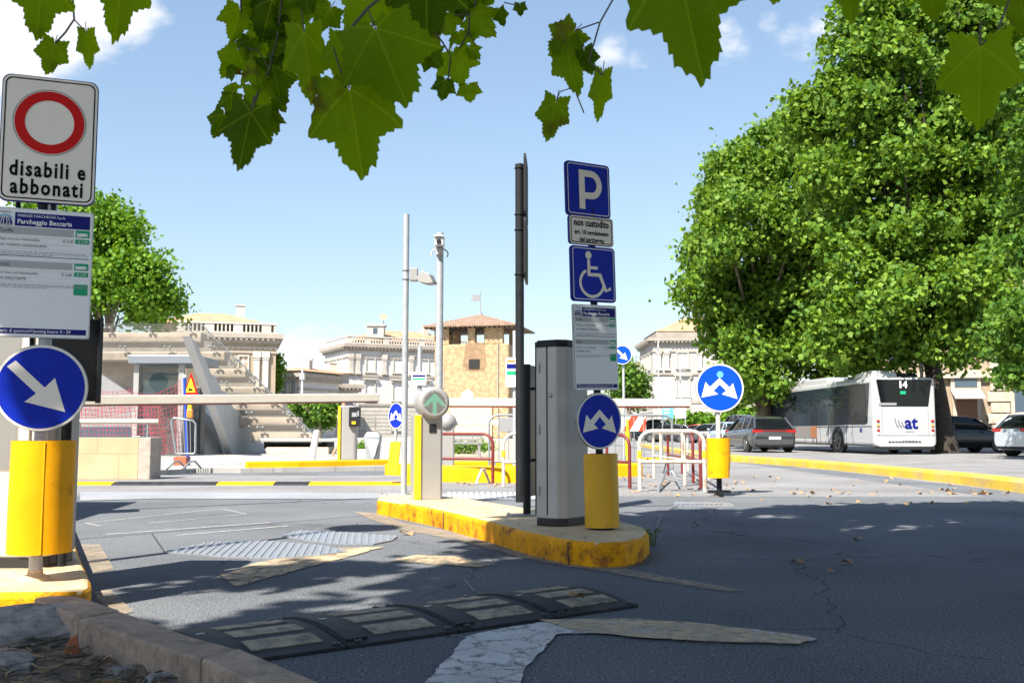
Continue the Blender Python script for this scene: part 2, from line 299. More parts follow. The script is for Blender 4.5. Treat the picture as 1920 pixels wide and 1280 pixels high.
M = dict(
 asphalt=asphalt('asphalt', (.150, .162, .178), (.116, .126, .14)),
 road2=asphalt('old asphalt', (.235, .235, .24), (.19, .19, .195), False),
 paving=masonry('plaza paving', (.40, .385, .36), (.36, .35, .33), (.28, .27, .25), 1.2, .6, .01, .1, .1, vertical=False),
 beige=mat('beige gravel', (.42, .35, .26), .9, var=.2, vscale=.6, fine=.2, fscale=8),
 soil=mat('dry soil', (.22, .165, .12), .95, var=.4, vscale=5, col2=(.075, .052, .036), mix=.5, mscale=12, bump=1, bscale=25, fine=.4, fscale=60),
 rock=mat('broken concrete', (.30, .285, .27), .9, var=.25, vscale=8, col2=(.12, .115, .11), mix=.45, mscale=14, bump=.7, bscale=40),
 kerb=mat('weathered stone kerb', (.36, .265, .195), .85, var=.2, vscale=4, col2=(.20, .15, .115), mix=.42, mscale=9, bump=.6, bscale=70, fine=.2, fscale=60),
 kyel=mat('yellow kerb paint', YEL, .6, spec=.15, var=.14, vscale=2, col2=(.36, .22, .05), mix=.3, mscale=5, bump=.35, bscale=30, fine=.08, sharp=.08),
 kyel2=mat('chipped yellow kerb paint', (.74, .32, .003), .6, spec=.15, var=.3, vscale=5, col2=(.30, .10, .02), mix=.42, mscale=9, bump=.8, bscale=26, fine=.2, fscale=90, sharp=.07),
 ktop=mat('faded yellow kerb top', (.62, .47, .27), .75, var=.15, vscale=3, col2=(.40, .29, .17), mix=.42, mscale=5, bump=.4, bscale=60, fine=.15, fscale=90),
 yplast=mat('yellow plastic', (.85, .37, .001), .5, spec=.2, var=.12, vscale=4, col2=(.42, .20, .015), mix=.37, mscale=6, sharp=.05, bump=.15, bscale=12),
 ypanel=mat('yellow panel paint', (.85, .56, .01), .5, var=.05),
 paint=worn('worn white marking', (.54, .54, .53), .66, 7, 5), ypaint=worn('worn yellow marking', (.56, .42, .26), .60, 5, 3.5, soft=.12, amax=.9), ythin=worn('faint yellow marking', (.42, .33, .22), .6, 7, 0, soft=.16, amax=.62), thinw=worn('faint white line', (.6, .58, .55), .6, 10, 0, soft=.16, amax=.6),
 seal=mat('tar seal', (.03, .03, .032), .5),
 rubber=mat('black rubber', (.024, .026, .03), .6, spec=.2, var=.25, vscale=6, col2=(.055, .055, .055), mix=.35, mscale=10, bump=.3, bscale=90, fine=.2, fscale=150),
 tread=mat('worn tan insert', (.34, .28, .19), .7, var=.3, vscale=10, col2=(.11, .10, .09), mix=.45, mscale=16, bump=.5, bscale=90, fine=.3, fscale=120),
 steel=mat('galvanised steel', (.34, .36, .38), .45, .6, var=.15, vscale=12, bump=.1),
 gpole=mat('grey pole paint', (.40, .42, .44), .5, .3, var=.12, vscale=20, fine=.15, fscale=120),
 dpole=mat('dark grey pole', (.014, .016, .019), .55, 0, spec=.2, var=.25, vscale=15, col2=(.12, .06, .03), mix=.2, mscale=12),
 dark=mat('black plastic', (.018, .019, .022), .35, bump=.05), dgrey=mat('charcoal plastic', (.018, .019, .022), .55, spec=.25),
 alu=mat('aluminium panel', (.40, .40, .40), .38, .45, var=.05), alu2=mat('warm aluminium panel', (.50, .47, .44), .6, 0, var=.08, vscale=3, bump=.05, bscale=200),
 gloss=mat('polished panel', (.33, .34, .35), .12, .85, var=.15, vscale=5),
 lgrey=mat('light grey enamel', (.32, .315, .305), .4, .1, var=.04), cream=mat('cream barrier paint', (.66, .61, .52), .4, var=.06, vscale=6), redl=mat('red underside', (.35, .05, .03), .5),
 white=mat('white paint', (.74, .74, .73), .4, var=.05), rim=mat('sign rim', (.40, .41, .42), .4, .4),
 signw=mat('sign white', (.90, .83, .73), .55, var=.03, vscale=4, spec=.25), boardw=mat('board white', (.87, .87, .88), .55, var=.03, spec=.25), band=mat('board grey band', (.42, .43, .43), .45),
 blue=mat('sign blue', (.002, .022, .42), .5, spec=.2, var=.08, vscale=3), navy=mat('board navy', (.003, .008, .17), .5, spec=.2), sunblue=mat('sunlit sign blue', (.001, .065, .48), .5, spec=.2),  # discs in the sun get a brighter blue, sunlight put into the colour
 black=mat('lettering black', (.004, .005, .008), .6, spec=.1), txt=mat('print grey', (.12, .13, .15), .5), red=mat('sign red', (.62, .004, .003), .5, spec=.2), green=mat('label green', (.015, .36, .17), .5, spec=.2),
 lblue=mat('logo light blue', (.12, .42, .62), .4), orange=mat('orange paint', (.75, .22, .03), .4), redp=mat('barricade red', (.16, .018, .018), .45, var=.2, vscale=15, col2=(.45, .3, .24), mix=.25, mscale=20),
 redw=mat('board red', (.75, .06, .015), .4), wrust=mat('chipped white tube', (.60, .57, .52), .5, var=.1, vscale=15, col2=(.36, .22, .13), mix=.42, mscale=9),
 net=mat('red netting', (.42, .05, .06), .6), blpole=mat('blue pole paint', (.01, .06, .42), .4),
 lime=masonry('limestone blocks', (.48, .35, .21), (.44, .32, .19), (.30, .22, .14), .78, .46, .006, .25, .12), limeend=mat('rough shaded stone end', (.38, .33, .28), .9, var=.2, vscale=8, bump=.6),
 stone2=mat('pale travertine', (.50, .42, .335), .7, var=.12, vscale=2, col2=(.39, .33, .265), mix=.4, mscale=3), conc=mat('smooth concrete', (.42, .43, .44), .7, var=.08, vscale=1.2, col2=(.36, .36, .36), mix=.35, mscale=1.5), concd=mat('grey render', (.22, .22, .23), .75, var=.1),
 led=mat('green lamp', (.03, .36, .20), .4, emit=(.05, .75, .4, .12)), bark=mat('bark', (.12, .095, .07), .9, var=.3, vscale=4, col2=(.20, .18, .13), mix=.45, mscale=5, bump=.9, bscale=14),
 barkd=mat('dark bark', (.045, .036, .028), .9, var=.3, vscale=6, bump=.9, bscale=14), twig=mat('twig', (.06, .055, .03), .7),
 leafA=leafmat('plane leaf', (.05, .13, .016), (.185, .305, .034), .28, .55), leafB=leafmat('plane leaf far', (.04, .115, .016), (.14, .25, .032), .28, .55), leafC=leafmat('hedge leaf', (.06, .16, .012), (.16, .29, .025), .3, .55),
 leafN=leafmat('overhead leaf', (.035, .085, .0003), (.14, .25, .0008), .6, .6, True), leafK=leafmat('canopy leaf', (.03, .06, .01), (.05, .09, .015), .12), dry=mat('dry leaf', (.48, .32, .17), .8, var=.3, vscale=12, col2=(.2, .10, .04), mix=.5, mscale=20),
 tyre=mat('tyre', (.02, .02, .021), .75), rimm=mat('wheel rim', (.32, .33, .34), .3, .8), cglass=mat('car glass', (.006, .008, .01), .08, spec=.35), tail=mat('tail light', (.32, .012, .01), .2), lamp=mat('clear lamp', (.6, .6, .6), .15), plate=mat('number plate', (.68, .70, .72), .4),
 bwhite=mat('bus white', (.42, .435, .45), .25, coat=.5, var=.03), skin=mat('skin', (.48, .27, .18), .6), cloth=mat('dark cloth', (.035, .035, .045), .9), hair=mat('dark hair', (.03, .02, .015), .7),
 stucco=mat('pale stucco', (.42, .40, .375), .8, var=.1, vscale=.3, col2=(.34, .32, .30), mix=.35, mscale=.5), stucco2=mat('white stucco', (.54, .53, .52), .8, var=.05, vscale=.3), tan=mat('tan stone', (.34, .27, .195), .8, var=.14, vscale=.4, col2=(.30, .245, .18), mix=.4, mscale=.6),
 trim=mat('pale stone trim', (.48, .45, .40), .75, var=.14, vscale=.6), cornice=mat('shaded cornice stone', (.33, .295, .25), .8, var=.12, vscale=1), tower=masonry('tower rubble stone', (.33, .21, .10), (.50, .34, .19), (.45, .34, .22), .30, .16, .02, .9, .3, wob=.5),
 tile=masonry('terracotta tiles', (.26, .17, .12), (.36, .25, .18), (.16, .10, .07), .3, .5, .05, .6, .25, vertical=False), tile2=mat('orange roof tile', (.42, .25, .15), .8, var=.2, vscale=1), wglass=mat('window glass', (.06, .09, .13), .15, spec=.5), shut=mat('grey shutters', (.22, .26, .31), .6), darkin=mat('dark opening', (.02, .02, .02), .9), wood=mat('door wood', (.20, .10, .05), .6),
)
def glassmat(name, col, mixf, rough=.05):
    m = bpy.data.materials.new(name); m.use_nodes = True; t = m.node_tree; n = t.nodes; L = t.links; b = n['Principled BSDF']; o = n['Material Output']
    b.inputs['Base Color'].default_value = (*col, 1); b.inputs['Roughness'].default_value = rough
    tr = n.new('ShaderNodeBsdfTransparent'); tr.inputs[0].default_value = (.95, .95, .945, 1); ms = n.new('ShaderNodeMixShader'); ms.inputs[0].default_value = mixf
    L.new(tr.outputs[0], ms.inputs[1]); L.new(b.outputs[0], ms.inputs[2]); L.new(ms.outputs[0], o.inputs[0]); return m
M['busglass'] = mat('bus glass', (.02, .032, .045), .06, spec=.6)
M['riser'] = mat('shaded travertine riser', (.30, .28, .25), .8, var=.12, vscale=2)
M['glass'] = glassmat('pale glass', (.27, .265, .26), .14); M['glass2'] = glassmat('kiosk glass', (.06, .09, .10), .35)
# ================================================================== THE GROUND
def P2(pts, z=0): return [tuple(G(x, y, z))[:2] for x, y in pts]
b = MB(); b.add([(-1500, -60, 0), (1500, -60, 0), (1500, 2500, 0), (-1500, 2500, 0)], [(0, 1, 2, 3)]); struct(b.build('road', M['asphalt']))
# the brighter, older tarmac of the street beyond the ramp
b = MB(); b.slab([(-40, 13.2), (6.2, 13.2), (6.2, 19.3), (-40, 20.3)], -.1, .004); b.slab([(2.5, 19.3), (6.2, 19.3), (6.8, 160), (5.8, 160)], -.1, .004); b.slab([(7.05, 2), (60, 2), (60, 170), (7.05, 170)], -.1, .004); struct(b.build('street', M['road2']))
b = MB(); b.slab([(-90, 20.9), (-5.6, 20.7), (-2.6, 22.2), (2.0, 22.2), (2.6, 30), (5.6, 150), (-90, 150)], -.1, .10)
b.slab([(-14, 17.9), (-8.0, 17.9), (-6.5, 20.6), (-14, 20.9)], -.1, .095); struct(b.build('plaza', M['paving']))
b = MB(); b.slab([(-1.2, 24.5), (2.0, 24.5), (4.6, 90), (-8, 90)], .10, .106); struct(b.build('gravel_bed', M['beige']))
def kerb(pts, z1, m, bev=.03):     # pts in plan, first edge faces the camera
    q = MB(); q.slab(pts, -.05, z1); return struct(q.build('kerb', m, None, bev, 3))
# ---- middle island
top = .16
ISL = [(707, 934), (712, 928), (740, 924.5), (865, 932), (940, 944), (1060, 962), (1180, 979), (1209, 987), (1217, 997), (1206, 1007), (1170, 1014), (1120, 1016), (1060, 1010), (985, 995), (905, 974), (820, 954), (755, 942)]
isl = P2(ISL, top)
b = MB(); b.slab(isl, -.05, top)
ki = [i for i, f in enumerate(b.f)]
b.m[1] = 1
isl_o = struct(b.build('traffic_island', [M['kyel2'], M['ktop']], None, .035, 3))
for (xt, yt, xb, yb) in ((832, 957, 830, 984), (1066, 1011, 1068, 1042), (945, 984, 945, 1016)):
    A, B_ = G(xt, yt, top), G(xb, yb, 0); q = MB(); d = (A - Vector((A.x * .2, 9.5, 0))); A2_ = Vector((B_.x, B_.y, .0)); nn = Vector((-.75, -.66, 0))
    q.tube([A + Vector((.12, .12, .001)), A + nn * .006 - Vector((0, 0, .02)), Vector((A.x, A.y, 0)) + nn * .004], .0045, 5); struct(q.build('kerb_joint', M['seal']))
# ---- left island
LI = P2([(118, 955), (122, 962), (150, 1038), (172, 1086), (172, 1099), (160, 1106), (133, 1108), (53, 1108)], .15) + [(-5.2, 4.25), (-5.2, 9.6)]
b = MB(); b.slab(LI, -.05, .15); b.m[1] = 1; struct(b.build('traffic_island', [M['kyel2'], M['ktop']], None, .035, 3))
# ---- stone kerb in front of it and the bed of soil
inn = [(63, 1120), (147, 1157), (283, 1203), (377, 1232), (493, 1287)]; outr = [(130, 1111), (227, 1143), (360, 1190), (447, 1213), (617, 1283)]
pi_ = [G(x, y, .13) for x, y in inn]; po_ = [G(x, y, .13) for x, y in outr]
di = (pi_[-1] - pi_[-2]).normalized(); pi_.append(pi_[-1] + di * 1.6); po_.append(po_[-1] + di * 1.6)
for a, z in zip(pi_, [0] * 9): pass
for i, (a, c) in enumerate([(0, 1), (1, 3), (3, 5)]):
    if a == 0: A, B_ = pi_[0:2], po_[0:2]
    elif a == 1: A, B_ = pi_[1:4], po_[1:4]
    else: A, B_ = [pi_[3], pi_[5]], [po_[3], po_[5]]
    g = .006; A = [v.copy() for v in A]; B_ = [v.copy() for v in B_]
    A[-1] -= (A[-1] - A[-2]).normalized() * g; B_[-1] -= (B_[-1] - B_[-2]).normalized() * g
    q = MB(); q.slab([tuple(v)[:2] for v in A] + [tuple(v)[:2] for v in B_[::-1]], -.05, .13 - .004 * (i == 1)); struct(q.build('kerb', M['kerb'], None, .012, 3))
from mathutils import noise as mnoise
b = MB(); nx, ny = 90, 80; vs = []
for j in range(ny):
    for i in range(nx):
        v = j / (ny - 1); Y = 1.6 + v * 2.62
        # right border follows the inner face of the kerb
        def xin(Y):
            for k in range(len(pi_) - 1):
                p, q_ = pi_[k], pi_[k + 1]
                if q_.y <= Y <= p.y: return p.x + (q_.x - p.x) * (Y - p.y) / (q_.y - p.y)
            return pi_[0].x if Y > pi_[0].y else pi_[-1].x
        X = -4.6 + (i / (nx - 1)) * (xin(Y) + .02 + 4.6)
        h = .02 + .035 * mnoise.noise(Vector((X * 2.5, Y * 2.5, 0))) + .022 * mnoise.noise(Vector((X * 9, Y * 9, 3))) + .012 * mnoise.noise(Vector((X * 28, Y * 28, 5)))
        vs.append((X, Y, max(h, .006)))
b.add(vs, [(j * nx + i, j * nx + i + 1, (j + 1) * nx + i + 1, (j + 1) * nx + i) for j in range(ny - 1) for i in range(nx - 1)], 0, None, True)
struct(b.build('soil', M['soil']))
def rock(name, label, pos, d, rz, m, tilt=0.0):
    t = MB(); Mx = frame(pos, rz) @ Matrix.Rotation(tilt, 4, 'X'); sd_ = Vector((pos[0] * 7, pos[1] * 7, 1)); vs = []; nu, nv = 26, 16
    for i in range(nv + 1):
        for j in range(nu):
            th, ph_ = math.pi * i / nv, 2 * math.pi * j / nu; p = Vector((math.sin(th) * math.cos(ph_), math.sin(th) * math.sin(ph_), -math.cos(th)))
            k = 1 / max(abs(p.x) * 1.0, abs(p.y) * 1.0, abs(p.z) * 1.15, .75); p = p * k; p = p * (1 + .22 * mnoise.noise(p * 1.6 + sd_) + .09 * mnoise.noise(p * 5 + sd_) + .04 * mnoise.noise(p * 13 + sd_)); vs.append((p.x * d[0], p.y * d[1], p.z * d[2]))
    t.add(vs, [(i * nu + j, i * nu + (j + 1) % nu, (i + 1) * nu + (j + 1) % nu, (i + 1) * nu + j) for i in range(nv) for j in range(nu)], 0, Mx); o = t.build(name, m); return tag(o, label, 'rock')
rock('rock', 'large slab of broken grey concrete half buried below the left yellow island', G(45, 1180, .06), (.26, .15, .05), .5, M['rock'], R(16))
rock('rock', 'smaller broken concrete lump lying beside the stone kerb', G(112, 1150, .06), (.10, .07, .05), .9, M['rock'], R(-10))
rock('rock', 'flat dark concrete fragment at the bottom left corner of the soil bed', G(10, 1240, .03), (.13, .09, .03), 2.0, M['rock'], R(8))
rock('rock', 'small pale stone on the soil just left of the stone kerb joint', G(228, 1262, .03), (.035, .03, .025), 1.0, M['rock'])
rock('rock', 'fist sized grey stone near the bottom edge of the soil bed', G(300, 1275, .03), (.03, .045, .025), 2.2, M['rock'])
b = MB(); b.prism([(-.028, 0), (.03, .005), (.008, .075), (-.012, .06)], -.01, .012, 0, frame(G(133, 1226, .02), .4, .15)); tag(b.build('brick_fragment', mat('broken terracotta', (.38, .13, .06), .85, var=.2, vscale=30), None, .003), 'small pointed terracotta fragment sticking out of the dark soil', 'brick fragment')
b = MB()
for k in range(420):                                         # dead stalks and rotting leaves in the bed
    px = rnd.uniform(-60, 420); py = rnd.uniform(1150, 1330); p = G(px, py, .035)
    xl = xin(min(max(p.y, 2.0), 4.2))
    if p.x > xl - .05 or p.y < 2: continue
    a = rnd.uniform(0, 6.28); l = rnd.uniform(.03, .13); q = p + Vector((math.cos(a) * l, math.sin(a) * l, rnd.uniform(-.01, .03)))
    b.tube([p, (p + q) / 2 + Vector((rnd.uniform(-.01, .01), rnd.uniform(-.01, .01), rnd.uniform(0, .012))), q], rnd.uniform(.0012, .0035), 4, rnd.choice((0, 0, 1)))
o = b.build('dead_stalks', [M['twig'], M['dry']]); tag(o, 'dry stalks and debris littering the soil bed at bottom left', 'plant debris', kind='stuff')
# ---- kerbs farther off
kerb([G(462, 886).xy, G(560, 884.5).xy, G(640, 882.5).xy, G(728, 880).xy, (-2.78, 22.75), (-5.6, 21.0)], .23, M['kyel'], .04)
kerb([G(722, 890).xy, G(765, 892).xy, (-1.7, 20.0), (-2.55, 20.1)], .22, M['kyel'], .04)
kerb([G(762, 903).xy, G(1003, 906).xy, (.40, 17.6), (-1.9, 17.8)], .26, M['kyel'], .04)
kerb([G(830, 884).xy, G(1010, 883).xy, (.6, 22.0), (-1.5, 22.0)], .22, M['kyel'], .04)
kerb([G(1150, 894).xy, G(1206, 893).xy, (2.5, 19.6), (1.9, 19.6)], .25, M['kyel'], .04)
kerb([G(1196, 868).xy, G(1300, 869).xy, (5.0, 28.0), (3.5, 28.2)], .14, M['kyel'], .04)
kx = [(1960, 929), (1920, 925), (1800, 908), (1680, 894), (1560, 881), (1470, 872.5), (1375, 865.5), (1300, 855.5), (1240, 845), (1195, 836.5)]
pl = [G(x, y) for x, y in kx]; ext = pl[0] + (pl[0] - pl[-4]).normalized() * 9
pl = [ext] + pl
kerb([p.xy for p in pl] + [(p + Vector((.42, 0, 0))).xy for p in pl[::-1]], .17, mat('far yellow kerb paint', (.66, .44, .03), .6, var=.15, vscale=1.5, col2=(.48, .36, .15), mix=.45, mscale=2.5, bump=.3, bscale=30, fine=.1, fscale=40), .035)
# ---- paint on the road
def mark(pts, m, z=.008, name='road_marking'):
    P_ = [G(x, y, z) for x, y in pts]; O_ = []; jr = random.Random(len(pts) + int(pts[0][0])); rough_ = .009 if name == 'road_marking' and len(pts) > 5 else 0
    for i, a in enumerate(P_):
        c = P_[(i + 1) % len(P_)]; l = (c - a).length; k = max(1, int(l / .035)) if rough_ else 1; nn = (c - a).normalized().cross(Vector((0, 0, 1))); off = 0
        for j in range(k): off = off * .6 + jr.uniform(-1, 1) * rough_; O_.append(a.lerp(c, j / k) + nn * off)
    q = MB(); q.add(O_, [list(range(len(O_)))]); 
    if q.f: 
        o = q.build(name, m); 
        if o.data.polygons[0].normal.z < 0: o.data.flip_normals()
        return struct(o)
mark([(770, 1310), (800, 1272), (872, 1192), (935, 1178), (1010, 1166), (1100, 1161), (1200, 1163), (1320, 1170), (1420, 1180), (1530, 1196), (1500, 1204), (1400, 1203), (1240, 1195), (1120, 1186), (1043, 1187), (1010, 1225), (975, 1270), (950, 1310)], M['paint'])
mark([(1010, 1160), (1180, 1158), (1340, 1169), (1528, 1194), (1500, 1206), (1300, 1199), (1200, 1194), (1090, 1183)], M['ypaint'], .012)
mark([(413, 1077), (467, 1057), (567, 1037), (640, 1026), (720, 1024), (690, 1032), (633, 1049), (560, 1066), (500, 1083), (443, 1101)], M['ypaint'])
mark([(730, 1050), (780, 1040), (850, 1042), (920, 1056), (900, 1062), (800, 1056)], M['ypaint'])
mark([(660, 958), (705, 962), (760, 980), (850, 998), (940, 1022), (1010, 1040), (1080, 1052), (1130, 1056), (1200, 1050), (1215, 1052), (1160, 1064), (1260, 1082), (1400, 1106), (1370, 1108), (1240, 1090), (1130, 1070), (1040, 1057), (960, 1040), (860, 1012), (760, 994), (700, 975)], M['ythin'])
mark([(152, 1020), (188, 1020), (215, 1068), (175, 1073)], M['ythin'])
mark([(175, 1108), (208, 1105), (250, 1145), (225, 1152), (185, 1125)], M['ythin'])
def line(a, c, w_, m, z=.007):
    A = G(*a, z); B_ = G(*c, z); n = (B_ - A).normalized().cross(Vector((0, 0, 1))) * w_ / 2
    q = MB(); q.add([A - n, A + n, B_ + n, B_ - n], [(0, 1, 2, 3)]); o = q.build('road_marking', m)
    if o.data.polygons[0].normal.z < 0: o.data.flip_normals()
    struct(o)
for a, c in [((160, 980), (415, 953)), ((415, 953), (462, 963)), ((462, 963), (280, 980)), ((160, 980), (190, 986))]: line(a, c, .028, M['thinw'])
for a, c in [((200, 1001), (505, 979)), ((330, 1003), (540, 985))]: line(a, c, .05, M['thinw'])
for a, c, w_ in [((140, 1010), (705, 964), .018), ((870, 1085), (890, 1108), .012), ((1226, 1005), (1240, 962), .014), ((1240, 962), (1290, 938), .012), ((285, 1000), (310, 1036), .012)]: line(a, c, w_, M['seal'], .0065)
mark([(150, 921), (1010, 925), (1010, 936), (300, 934), (150, 938)], mat('light concrete strip', (.25, .265, .285), .85, var=.15, vscale=1, fine=.2, fscale=60), .0062, 'drain_strip')
for k in range(17):
    x = 838 + k * 10.5; mark([(x, 922), (x + 6.5, 922), (x + 8.5, 934), (x + 2, 934)], M['paint'], .0105)
# ---- ribbed steel plates
def ribplate(name, label, pts, z, ang):
    P_ = [G(x, y, z) for x, y in pts]; c = sum(P_, Vector()) / len(P_); t = thing(name, label, 'steel plate', (c.x, c.y, 0), 0, 'steel plates in the ramp')
    q = MB(t); q.slab([p.xy for p in P_], 0.001, z); q.build('plate', M['steel'], t)
    q = MB(t); u = Vector((math.cos(ang), math.sin(ang), 0)); v = Vector((-u.y, u.x, 0)); k = len(P_)
    pr = [((p - c).dot(u), (p - c).dot(v)) for p in P_]; lo = min(a for a, _ in pr); hi = max(a for a, _ in pr); s = lo + .03
    while s < hi - .02:
        ys = []
        for i in range(k):
            (a0, b0), (a1, b1) = pr[i], pr[(i + 1) % k]
            if (a0 - s) * (a1 - s) < 0: ys.append(b0 + (b1 - b0) * (s - a0) / (a1 - a0))
        if len(ys) == 2 and abs(ys[0] - ys[1]) > .06:
            y0, y1 = min(ys) + .02, max(ys) - .02; A = c + u * s + v * y0; B_ = c + u * s + v * y1
            q.slab([(A - u * .011).xy, (A + u * .011).xy, (B_ + u * .011).xy, (B_ - u * .011).xy], z, z + .006)
        s += .055
    q.build('ribs', mat('bright tread ribs', (.36, .38, .41), .45, .5), t)
ribplate('steel_plate', 'ribbed steel plate in the asphalt, the nearer one of the two beside the tan arrow', [(307, 1034), (345, 1025), (390, 1016), (500, 1013), (610, 1022), (650, 1033), (600, 1040), (520, 1046), (420, 1043)], .011, R(8))
ribplate('steel_plate', 'ribbed steel plate farther up the ramp, close to the island tip', [(526, 1004), (560, 994), (640, 997), (745, 1004), (735, 1012), (700, 1019), (620, 1019), (570, 1012)], .011, R(8))
ribplate('steel_grate', 'narrow metal drain grate in the asphalt below the sign with the dented yellow base', [(1265, 940), (1370, 942), (1376, 948), (1262, 947)], .011, R(0))
# ---- rubber speed bump
F1 = G(651, 1217); F4 = G(1197, 1138); u = (F4 - F1) / 3; ln = u.length; u.normalize(); v = Vector((-u.y, u.x, 0)); F0 = F1 - u * ln
sb = thing('speed_bump', 'black rubber speed bump with worn tan inserts across the ramp lane', 'speed bump', F0, math.atan2(u.y, u.x))
DEP = .70; prof = [(0, 0), (0, .014), (.06, .022), (.16, .038), (.28, .048), (.42, .048), (.54, .038), (.64, .020), (.70, .012), (.70, 0)]
def ph(y):
    for (a, h0), (c, h1) in zip(prof[1:-1], prof[2:-1]):
        if a <= y <= c: return h0 + (h1 - h0) * (y - a) / (c - a)
    return .012
for k in range(4):
    q = MB(); x0, x1 = k * ln + .004, (k + 1) * ln - .004; cut = .10 if k == 3 else 0
    rings = [[(x, y, z) for y, z in prof] for x in (x0, x1)]
    if cut: rings[1] = [(x1 - (cut if y > .55 else 0), y, z) for y, z in prof]
    q.loft(rings, smooth=False); cyy = [.05 + .6 * i / 12 for i in range(13)]; q.loft([[(x0 + .012, y, ph(y) - .004), (x0 + .115, y, ph(y) - .004), (x0 + .11, y, ph(y) + .009), (x0 + .017, y, ph(y) + .009)] for y in cyy], smooth=False)
    mo = q.build('module', M['rubber'], sb, .004, 2)
    for (ya, yb) in ((.08, .19), (.25, .36), (.42, .53)):
        xa, xb = x0 + .16, x1 - .06
        q = MB(); n = 4; ys = [ya + (yb - ya) * i / n for i in range(n + 1)]
        q.loft([[(xa, y, ph(y) - .004), (xb, y, ph(y) - .004), (xb, y, ph(y) + .004), (xa, y, ph(y) + .004)] for y in ys], smooth=False); q.build('insert', M['tread'], mo)
    for xx in (x0 + .06, x1 - .025):
        for yy in (.035, .66): q = MB(); q.lathe([(.016, 0), (.016, .007), (.008, .007), (.007, .002)], 10, Matrix.Translation((xx, yy, ph(yy)))); q.build('bolt', M['dark'], mo)
    q = MB(); q.box((x0 + .06, .35, .0585), (.035, .016, .003)); q.build('reflector', M['steel'], mo)
# ---- far speed bump of yellow and black modules
sb = thing('speed_bump', 'long low speed bump of alternating yellow and black pieces across the far lane', 'speed bump', G(430, 909))
xs = [100, 208, 300, 405, 512, 578, 692, 772]
for i in range(7):
    A, B_ = G(xs[i], 910), G(xs[i + 1] - 1, 910); q = MB(sb)
    q.loft([[(x, A.y + a, z) for a, z in ((0, 0), (.02, .02), (.15, .05), (.3, .05), (.43, .02), (.45, 0))] for x in (A.x, B_.x)], smooth=False)
    q.build('module', M['kyel'] if i in (0, 3, 5, 6) else M['rubber'], sb, .006)
# ---- fallen leaves, each its own
def leaf_outline(kind=0, jag=.05):
    # plane leaf, stalk end at the origin, tip at (0, 1)
    tips = [(-110, .58), (-60, .86), (-17, .86), (0, 1.0), (17, .86), (60, .86), (110, .58)]; vall = [(-86, .50), (-31, .66), (-8, .90), (8, .90), (31, .66), (86, .50)]
    P_ = [(0, .02)]
    def pt(a, r_): return (math.sin(R(a)) * r_, math.cos(R(a)) * r_ * .98 + .0)
    seq = []
    for i, t_ in enumerate(tips):
        seq.append(t_)
        if i < 6: seq.append(vall[i])
    seq = [(-150, .12)] + seq + [(150, .12)]
    for (a0, r0), (a1, r1) in zip(seq, seq[1:]):
        p0 = pt(a0, r0); p1 = pt(a1, r1); P_.append(p0)
        n = (6 if math.hypot(p1[0] - p0[0], p1[1] - p0[1]) > .2 else 3) if kind else 1
        for k in range(1, n):
            f = k / n; x = p0[0] + (p1[0] - p0[0]) * f; y = p0[1] + (p1[1] - p0[1]) * f; l = math.hypot(x, y - .3) or 1; s_ = jag * (1 if k % 2 else -.15) * (0.5 + .9 * rnd.random())
            P_.append((x + x / l * s_, y + (y - .3) / l * s_))
    P_.append(pt(150, .12)); return P_
def dryleaf():
    q = MB(); pts = leaf_outline(1, .05); c = (0, .42); k = len(pts)
    z = lambda x, y: .35 * abs(x) ** 1.4 + .12 * math.sin(5 * y + 2 * x)
    q.add([(c[0], c[1], .04)] + [(x, y, z(x, y) + rnd.uniform(0, .08)) for x, y in pts], [(0, i + 1, (i + 1) % k + 1) for i in range(k)], 0, None, True); return q
dl = [dryleaf().build('fallen_leaf', M['dry']) for _ in range(3)]
spots = [(1500, 1054, .05, 'dry brown leaf lying alone on shaded asphalt, the left one of the pair'), (1594, 1055, .05, 'dry brown leaf lying alone on shaded asphalt, the right one of the pair'), (1612, 1010, .045, 'dry leaf on shaded asphalt above the pair of leaves'), (1560, 1070, .03, 'tiny pale leaf just below the pair of leaves'),
 (760, 999, .07, 'curled brown leaf beside the front edge of the yellow island'), (1076, 1117, .05, 'small yellow leaf stuck on the rubber speed bump'), (1310, 981, .04, 'pale leaf on shaded asphalt right of the island')]
for i, (px, py, s_, lb) in enumerate(spots):
    o = dl[0] if i == 0 else dl[i % 3].copy()
    if i: C.objects.link(o)
    p = G(px, py, .07 if 'bump' in lb else .012); o.location = p; o.scale = (s_ * 1.3,) * 3; o.rotation_euler = (R(rnd.uniform(-15, 15)), 0, rnd.uniform(0, 6)); tag(o, lb, 'leaf')
regs = [(1165, 1230, 885, 935, 14), (1230, 1420, 893, 932, 26), (1420, 1900, 872, 945, 46), (860, 960, 902, 915, 8), (700, 735, 925, 945, 2)]
first = [1, 2]
for x0, x1, y0, y1, n in regs:
    for k in range(n):
        px, py = rnd.uniform(x0, x1), rnd.uniform(y0, y1)
        if first: o = dl[first.pop()]
        else: o = dl[rnd.randrange(3)].copy(); C.objects.link(o)
        s_ = rnd.uniform(.035, .085); o.location = G(px, py, .012); o.scale = (s_, s_, s_ * 1.2); o.rotation_euler = (R(rnd.uniform(-25, 25)), R(rnd.uniform(-25, 25)), rnd.uniform(0, 6))
        if o.location.x > 7 or o.location.y > 21: o.location = G(px, 925, .012)
        tag(o, 'dry tan leaf lying on the sunlit asphalt beyond the island', 'leaf', 'fallen leaves on the sunlit asphalt')
